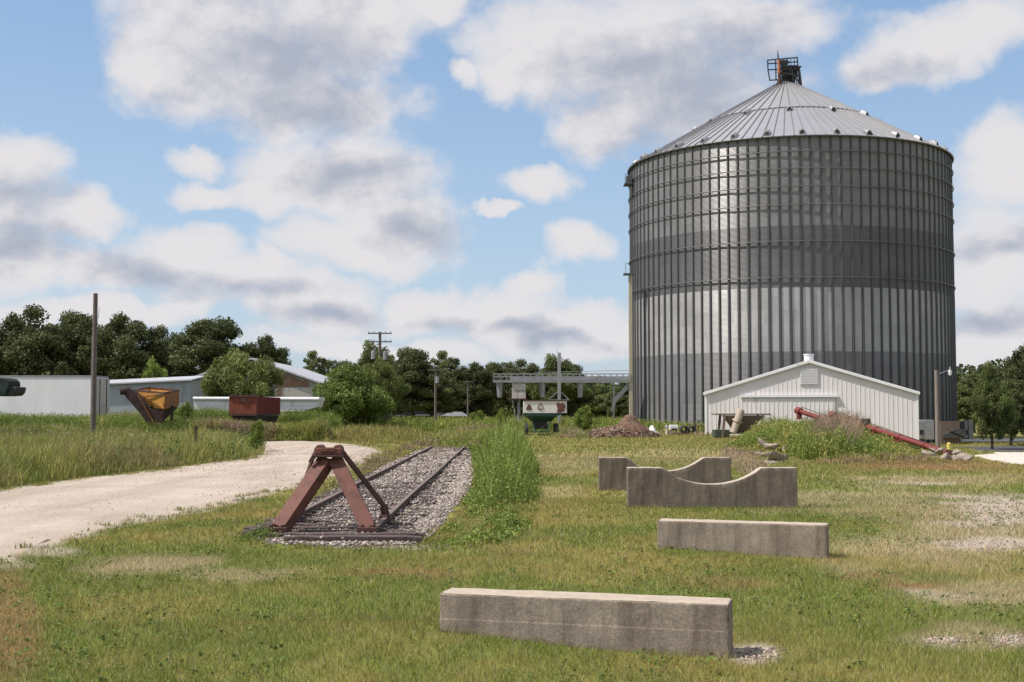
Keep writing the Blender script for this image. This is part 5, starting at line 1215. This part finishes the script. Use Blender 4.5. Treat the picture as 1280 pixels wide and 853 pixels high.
for t in (.15, .85):
    for x_ in (xL + .15, xR - .15):
        p = rwp(x_, t, .45); m_ = MB(); m_.tube((p[0] - .12, p[1], .45), (p[0] + .12, p[1], .45), .45, n=20); m_.build('wheel', M['tyre'], rw)
m_ = MB(); m_.bar(rwp((xL + xR) / 2, 0, zb2 - .25), rwp((xL + xR) / 2, 1, zb2 - .25), .3, .25); m_.loft([[rwp(xL + .45, .05, .7), rwp(xR - .35, .05, .7), rwp(xR - .35, .95, .7), rwp(xL + .45, .95, .7)], [rwp(xL + .1, .02, zb2 - .12), rwp(xR - .05, .02, zb2 - .12), rwp(xR - .05, .98, zb2 - .12), rwp(xL + .1, .98, zb2 - .12)]]); m_.box(rwp(0, .15, .6), (w, .2, .2)); m_.box(rwp(0, .85, .6), (w, .2, .2)); m_.build('chassis', M['black'], rw)  # includes a tapered black block added to widen the dark below the floor
m_ = MB(); m_.box((xL - .05, .3, .55), (.35, .3, .3)); m_.build('white_block', M['white'], rw)
# long low white trailer behind it
lY = 86; q = W(320, 512, lY); lw = thing('slatted_trailer', 'long low white slatted trailer seen behind the red wagon', 'trailer', (q[0], lY, 0))
ll = lambda px, py: (W(px, py, lY)[0] - q[0], W(px, py, lY)[2])
pts_ = [ll(241.5, 499.5), ll(243, 512), ll(246, 514), ll(378, 514.5), ll(396, 509), ll(398.5, 500)]
m_ = MB(); m_.prism(pts_, (0, 2.4)); m_.build('body', M['slat_sheet'], lw)
m_ = MB(); a = ll(241.5, 498.5); c = ll(399, 499.3); m_.tube((a[0], .0, a[1]), (c[0], .0, c[1]), .13, n=10); m_.tube((a[0], 2.4, a[1]), (c[0], 2.4, c[1]), .13, n=10); m_.box(((a[0] + c[0]) / 2, 1.2, a[1] + .02), (c[0] - a[0], 2.4, .2)); m_.build('top_tarp', M['white'], lw)
m_ = MB(); a = ll(352, 515); c = ll(385, 515)
m_.prism([ll(352, 514.5), ll(392, 513), ll(378, 521), ll(368, 524)], (.3, 2.1)); m_.box((ll(260, 515)[0], 1.2, .9), (1.2, 1.8, .4)); m_.build('undercarriage', M['rust'], lw)
for px in (262, 275, 372):
    for yy in (.15, 2.0): xx = ll(px, 520)[0]; m_ = MB(); m_.tube((xx, yy, .48), (xx, yy + .25, .48), .48, n=20); m_.build('wheel', M['tyre'], lw)
# ------------------------------------------------------------------ old sheds
sY = 110; q = W(312, 512, sY); sh = thing('gabled_shed', 'big old metal shed with a pale gabled roof and rust streaked front', 'shed', (q[0], sY, 0))
sl_ = lambda px, py: (W(px, py, sY)[0] - q[0], W(px, py, sY)[2])
pk_ = sl_(315, 449.5); er = sl_(401.5, 480); el_ = sl_(222, 478.5)
m_ = MB(); m_.prism([(el_[0], 0), (er[0] - .2, 0), (er[0] - .2, er[1]), (pk_[0], pk_[1] - .1), (el_[0], el_[1])], (0, 26)); m_.build('wall', M['shed_wall'], sh)
m_ = MB()
for e_ in (er, el_):
    m_.loft([[(pk_[0], -.35, pk_[1] - .02), (pk_[0], -.35, pk_[1] + .14), (pk_[0], 26.3, pk_[1] + .14), (pk_[0], 26.3, pk_[1] - .02)], [(e_[0] + (.3 if e_ is er else -.2), -.35, e_[1] - .12), (e_[0] + (.3 if e_ is er else -.2), -.35, e_[1] + .04), (e_[0] + (.3 if e_ is er else -.2), 26.3, e_[1] + .04), (e_[0] + (.3 if e_ is er else -.2), 26.3, e_[1] - .12)]])
m_.build('roof', M['shed_roof'], sh)
m_ = MB(); u = sl_(350, 464); v = sl_(386, 483); m_.quad((u[0], -.02, sl_(350, 466)[1]), (v[0], -.02, sl_(386, 479)[1]), (v[0], -.02, v[1] - .05), (u[0], -.02, v[1] - .05)); m_.build('rusty_panel', mat('rusty_sheet', (.2, .12, .08), .9, var=.3, scale=2, stretch=(4, 4, .5), dirt=(.3, .26, .22), dirt_amt=.25, bmp=0), sh)
m_ = MB(); u = sl_(356, 485); v = sl_(392, 510); m_.box(((u[0] + v[0]) / 2, -.04, (u[1]) / 2), (v[0] - u[0], .06, u[1])); m_.build('door', mat('pale_shed_door', (.42, .41, .39), .8, var=.12, scale=2, stretch=(5, 5, .5), dirt=(.25, .2, .16), dirt_amt=.15, bmp=0), sh)
q2 = W(190, 512, 104); s2 = thing('long_low_shed', 'long low blue grey metal shed behind the orange hopper', 'shed', (q2[0], 104, 0))
s2l = lambda px, py: (W(px, py, 104)[0] - q2[0], W(px, py, 104)[2])
a = s2l(90, 483.5); c = s2l(238, 476.5)
m_ = MB(); m_.loft([[(a[0], 0, 0), (c[0], 0, 0), (c[0], 5, 0), (a[0], 5, 0)], [(a[0], 0, a[1]), (c[0], 0, c[1]), (c[0], 5, c[1] + .3), (a[0], 5, a[1] + .3)]]); m_.build('wall', M['shed_wall_blue'], s2)
m_ = MB(); m_.loft([[(a[0], -.3, a[1] + .02), (c[0] + .2, -.3, c[1] + .02), (c[0] + .2, 5.2, c[1] + .5), (a[0], 5.2, a[1] + .5)], [(a[0], -.3, a[1] + .14), (c[0] + .2, -.3, c[1] + .14), (c[0] + .2, 5.2, c[1] + .62), (a[0], 5.2, a[1] + .62)]]); m_.build('roof', M['shed_roof'], s2)
# small grey shed and far houses
q = W(481, 512, 116); s3 = thing('small_grey_shed', 'small narrow grey shed at the edge of the big leafy bush', 'shed', (q[0], 116, 0)); z = W(481, 499, 116)[2]
m_ = MB(); m_.prism([(-.6, 0), (.5, 0), (.5, z - .15), (-.6, z)], (0, 2)); m_.build('wall', M['shed_wall_blue'], s3); m_ = MB(); m_.loft([[(-.7, -.1, z + .02), (-.7, -.1, z + .1), (-.7, 2.1, z + .1), (-.7, 2.1, z + .02)], [(.6, -.1, z - .14), (.6, -.1, z - .06), (.6, 2.1, z - .06), (.6, 2.1, z - .14)]]); m_.build('roof', M['white'], s3)
def house(label, pxc, Y, wpx, py_e, py_r, dep, mroof):
    q = W(pxc, 512, Y); o = thing('house', label, 'house', (q[0], Y, 0)); w = wpx / F * Y / 2; ze = W(pxc, py_e, Y)[2]; zr = W(pxc, py_r, Y)[2]
    m_ = MB(); m_.box((0, dep / 2, ze / 2), (2 * w, dep, ze)); m_.build('wall', M['brick'], o)
    m_ = MB(); ins = w * .45; m_.loft([[(-w - .4, -.4, ze), (w + .4, -.4, ze), (w + .4, dep + .4, ze), (-w - .4, dep + .4, ze)], [(-w + ins, dep / 2 - .05, zr), (w - ins, dep / 2 - .05, zr), (w - ins, dep / 2 + .05, zr), (-w + ins, dep / 2 + .05, zr)]]); m_.build('roof', mroof, o)
    for xx in (-.55, -.1, .4): m_ = MB(); m_.box((xx * w, -.03, ze * .55), (w * .16, .06, ze * .4)); m_.build('window', M['glass'], o)
    return o
house('low dark roofed house under the far trees, left of the tracks', 527, 175, 62, 520, 514, 8, M['shingle'])
house('grey hip roofed house under the far trees beyond the tracks', 568, 165, 28, 520.5, 515, 7, M['grey_roof'])

# ------------------------------------------------------------------ trees
def crown_mesh(name, rx, rz, nclump, nleaf, lsize, col, seed, cr=.3, low=.0, hi=(.0,)):
    """unit-ish crown : clumps over an irregular ellipsoid, height from 0..2*rz ; returns mesh datablock"""
    g = np.random.default_rng(seed); A = []; col = np.array(col)
    nclump = int(nclump * 2.1); cr = cr * .66
    d = g.normal(size=(nclump, 3)); d /= np.linalg.norm(d, axis=1)[:, None]; rad = (.35 + .65 * g.random(nclump) ** .45)[:, None]
    ph = g.random(4) * 6.28; lob = 1 + .16 * np.sin(3 * np.arctan2(d[:, 1], d[:, 0]) + ph[0]) + .13 * np.sin(5 * d[:, 2] + ph[1]) + .12 * g.normal(size=nclump) * .7
    C = d * rad * lob[:, None] * np.array((rx, rx, rz)) * .88; C[:, 2] += rz; C[:, 2] = np.maximum(C[:, 2], low)
    C[:, :2] *= (1 - .35 * np.clip((C[:, 2] / (2 * rz) - .55) / .45, 0, 1))[:, None]
    Rk = cr * rx * (.55 + .75 * g.random(nclump)); tone = .75 + .55 * g.random(nclump)
    n = (nleaf * (Rk / Rk.mean()) ** 2 / nclump).astype(int); idx = np.repeat(np.arange(nclump), n)
    dd = g.normal(size=(len(idx), 3)); dd /= np.linalg.norm(dd, axis=1)[:, None]; rr = (.35 + .85 * g.random(len(idx)) ** .8)[:, None]
    P = C[idx] + dd * rr * Rk[idx][:, None] * np.array((1, 1, .75))
    # outward-ish leaf orientation keeps light/dark clump modelling
    nrm = dd + .7 * g.normal(size=dd.shape); nrm /= np.linalg.norm(nrm, axis=1)[:, None]
    a = np.cross(nrm, g.normal(size=nrm.shape)); a /= np.linalg.norm(a, axis=1)[:, None]; b = np.cross(nrm, a)
    s = (lsize * (.6 + .8 * g.random(len(P))))[:, None]
    V = np.stack([P - a * s / 2, P + b * s * .35, P + a * s / 2, P - b * s * .35], 1).reshape(-1, 3)
    Fc = np.arange(4 * len(P)).reshape(-1, 4)
    c = col * tone[idx][:, None] * (.75 + .5 * g.random((len(P), 1))); c = c * (1 + .15 * (g.random((len(P), 3)) - .5))
    o = np_mesh(name, V, Fc, M['leaf'], np.repeat(c, 4, 0)); me = o.data; bpy.data.objects.remove(o); return me, C
def trunk_mesh(rx, rz, th_, C, seed, r=.25):
    rr_ = random.Random(seed); b = MB(); top = th_ + rz * 1.2; n = 6; prev = Vector((0, 0, -.3)); 
    pts = [Vector((rr_.uniform(-.1, .1) * k * .3, rr_.uniform(-.1, .1) * k * .3, -.3 + (top + .3) * k / n)) for k in range(n + 1)]
    for k in range(n): b.tube(pts[k], pts[k + 1], r * (1.15 - .9 * k / n), r * (1.15 - .9 * (k + 1) / n), 8, cap=False)
    for k in range(min(14, len(C))):
        c = Vector(C[k]) + Vector((0, 0, th_)); zz = min(top - .2, max(th_ * .6, c.z - c.xy.length * .9)); t = (zz + .3) / (top + .3) * n; i = min(n - 1, int(t)); p = pts[i].lerp(pts[i + 1], t - i)
        b.tube(p, c, r * .35, r * .06, 6, cap=False)
    me_o = b.build('trunk', M['bark'], smooth=True); me = me_o.data; bpy.data.objects.remove(me_o); return me
TV = {}
def tvar(key, rx, rz, th_, ncl, nlf, ls, col, seed, cr=.3, r=.25):
    me, C = crown_mesh('crown', rx, rz, ncl, nlf, ls, col, seed, cr); TV[key] = (me, trunk_mesh(rx, rz, th_, C, seed, r), th_, rx, rz)
OAK = (.080, .094, .036); MIDG = (.115, .145, .045); BRI = (.17, .22, .045); 
tvar('oak1', 5.2, 5.0, 1.6, 75, 42000, .27, OAK, 1, .27, .4); tvar('oak2', 6.0, 4.7, 1.8, 90, 46000, .28, OAK, 2, .24, .4); tvar('oak3', 4.6, 5.2, 1.5, 60, 36000, .26, (.088, .105, .04), 3, .3, .35)
tvar('mid1', 4.6, 4.6, 1.0, 65, 36000, .25, MIDG, 4, .28, .3); tvar('mid2', 4.0, 5.0, 1.0, 55, 32000, .25, (.13, .15, .055), 5, .3, .28); tvar('mid3', 5.0, 4.0, .8, 70, 36000, .26, (.11, .135, .05), 6, .27, .3)
tvar('bush1', 3.0, 2.0, .3, 60, 34000, .14, (.16, .185, .055), 7, .27, .08); tvar('bush2', 3.0, 2.2, .2, 60, 34000, .15, (.13, .18, .042), 8, .29, .1); tvar('small', 1.5, 1.3, .1, 26, 9000, .12, BRI, 9, .36, .05)
def tree(key, label, px, pyt, Y, wpx=None, name='tree', cat='tree', grp=None, rz=0, zoff=0.):
    cm, tm, th_, rx, rzz = TV[key]; t = W(px, pyt, Y); zoff = drop(t[0], Y); H = th_ + np.percentile([v.co.z for v in cm.vertices][::9], 99.7); sz = (t[2] - zoff) / H; sx = (wpx * (1.22 if cat == 'tree' and Y > 120 else 1.0) / F * Y / 2) / rx if wpx else sz
    o = thing(name, label, cat, (t[0], Y, zoff), rz, grp); o.scale = (sx, sx, sz)
    a = bpy.data.objects.new('trunk', tm); b = bpy.data.objects.new('crown', cm); COL.objects.link(a); COL.objects.link(b); a.parent = o; b.parent = o; b.location = (0, 0, th_); return o
GL = 'dark oaks behind the white trailer'
for i, (k, px, py, Y, w, lab) in enumerate([
    ('oak1', -40, 398, 150, 120, 'dark oak at the left edge of the photo behind the white trailer'),
    ('oak2', 38, 389, 152, 120, 'dark broad oak above the front half of the white trailer'),
    ('oak3', 98, 393, 158, 80, 'dark oak just left of the bare wooden pole'),
    ('oak1', 160, 397, 155, 95, 'dark oak just right of the bare wooden pole'),
    ('oak2', 212, 412, 168, 80, 'dark oak above the orange hopper'),
    ('oak3', 262, 401, 158, 100, 'tallest dark oak behind the gabled shed'),
    ('oak1', 325, 423, 178, 70, 'dark oak at the peak of the gabled shed'),
    ('mid1', 352, 440, 200, 55, 'low green tree behind the shed ridge'),
    ('mid2', 393, 441, 205, 42, 'small lone green tree behind the right end of the shed roof'),
    ('mid3', 425, 452, 215, 50, 'small distant tree between the shed and the leafy bush')]):
    tree(k, lab, px, py, Y, w, grp=None, rz=i * 1.3)
tree('small', 'small bright green tree above the low blue grey shed', 193, 450, 118, 42, cat='tree')
for i, (k, px, py, Y, w, lab) in enumerate([
    ('mid1', 462, 430, 128, 62, 'tall leafy tree under the double crossarm power pole'),
    ('oak3', 515, 437, 160, 75, 'dark tree behind the single crossarm power pole'),
    ('mid2', 556, 441, 175, 50, 'pale topped tree over the dark roofed house'),
    ('oak1', 590, 456, 170, 60, 'dark tree behind the thin distant pole'),
    ('mid3', 622, 454, 185, 55, 'green tree at the left tip of the conveyor catwalk'),
    ('oak2', 655, 452, 172, 70, 'dark tree above the pale box on legs'),
    ('mid1', 690, 446, 168, 60, 'tallest tree behind the grey steel mast'),
    ('oak3', 716, 456, 176, 45, 'dark tree right of the grey steel mast'),
    ('mid2', 490, 446, 178, 50, 'tree between the two power poles with transformers'),
    ('mid1', 752, 482, 190, 60, 'low tree seen beneath the right part of the catwalk'),
    ('mid3', 778, 484, 182, 50, 'low tree beside the foot of the cream pipe'),
    ('mid2', 540, 462, 160, 60, 'dark lower tree over the roof of the low house')]):
    tree(k, lab, px, py, Y, w, rz=i * 2.1)
tree('bush1', 'large green bush growing in front of the gabled shed', 304, 441, 92, 106, 'bush', 'bush')
tree('bush2', 'large bright leafy bush at the right end of the old shed', 438, 458, 98, 108, 'bush', 'bush', rz=1)
tree('bush1', 'narrow green bush between the leafy bush and the small grey shed', 472, 452, 104, 66, 'bush', 'bush', rz=2)
tree('small', 'bright yellow green shrub left of the pale box on legs', 628, 511, 104, 17, 'shrub', 'shrub')
tree('small', 'rounded green shrub right of the green and white wagon', 731, 508, 97, 28, 'shrub', 'shrub', rz=1)
tree('small', 'low dark shrub right of the thin distant pole', 597, 514, 120, 26, 'shrub', 'shrub', rz=2)
tree('small', 'small shrub in the weeds right of the orange hopper', 232, 503, 74, 26, 'shrub', 'shrub', rz=3)
tree('small', 'dark shrub at the near corner of the tall grass field', 322, 526, 55, 22, 'shrub', 'shrub', rz=2)
for i, (k, px, py, Y, w, lab) in enumerate([
    ('mid2', 1216, 469, 150, 48, 'distant tree touching the right edge of the bin'),
    ('mid1', 1238, 457, 88, 54, 'green tree with a bare trunk beside the side road'),
    ('oak1', 1285, 436, 100, 90, 'tall dark tree at the right edge of the photo'),
    ('mid3', 1262, 476, 98, 55, 'lower tree between the bare trunk tree and the right edge'),
    ('oak3', 1345, 430, 110, 90, 'tree beyond the right edge of the photo')]):
    tree(k, lab, px, py, Y, w, rz=i * 1.1 + .5)
# far woodland closing the horizon
def woods():
    A = Acc(); 
    for (a0, a1, n, Y, hh) in ((-30, 30, 120, 260, 9.5),):
        for k in range(n):
            a = R(a0 + (a1 - a0) * (k + random.random()) / n); rr_ = Y * (1 + .25 * random.random()); c = np.array((rr_ * math.sin(a), rr_ * math.cos(a), 0)); H = hh * random.uniform(.7, 1.1) * (.85 if abs(a) < .1 else 1)
            m = 1500; d = rng.normal(size=(m, 3)); d /= np.linalg.norm(d, axis=1)[:, None]; lob = 1 + .25 * np.sin(d[:, 0] * 5 + k) * np.cos(d[:, 2] * 4 + k)
            P = c + d * lob[:, None] * np.array((6, 6, H / 2)) * (.85 + .2 * rng.random((m, 1))); P[:, 2] += H / 2; P = P[P[:, 2] > 0]
            A.add(leaves(P, .7 + .6 * rng.random(len(P)), jitter(np.repeat(np.array([(.08, .10, .045)]) * random.uniform(.8, 1.2), len(P), 0), .3), 0, .8))
    tag(A.build('distant_woods', M['leaf']), 'far off belt of dark woodland along the horizon', 'woods', kind='stuff')
woods()
# ------------------------------------------------------------------ render settings
vs = scene.view_settings; vs.view_transform = 'Standard'; vs.look = 'None'; vs.exposure = .15; vs.gamma = 1; vs.use_curve_mapping = False
scene.render.engine = 'CYCLES'; scene.cycles.max_bounces = 6; scene.cycles.diffuse_bounces = 3; scene.cycles.transparent_max_bounces = 4
scene.render.resolution_x = 1024; scene.render.resolution_y = 682
print('objects', len(bpy.data.objects))
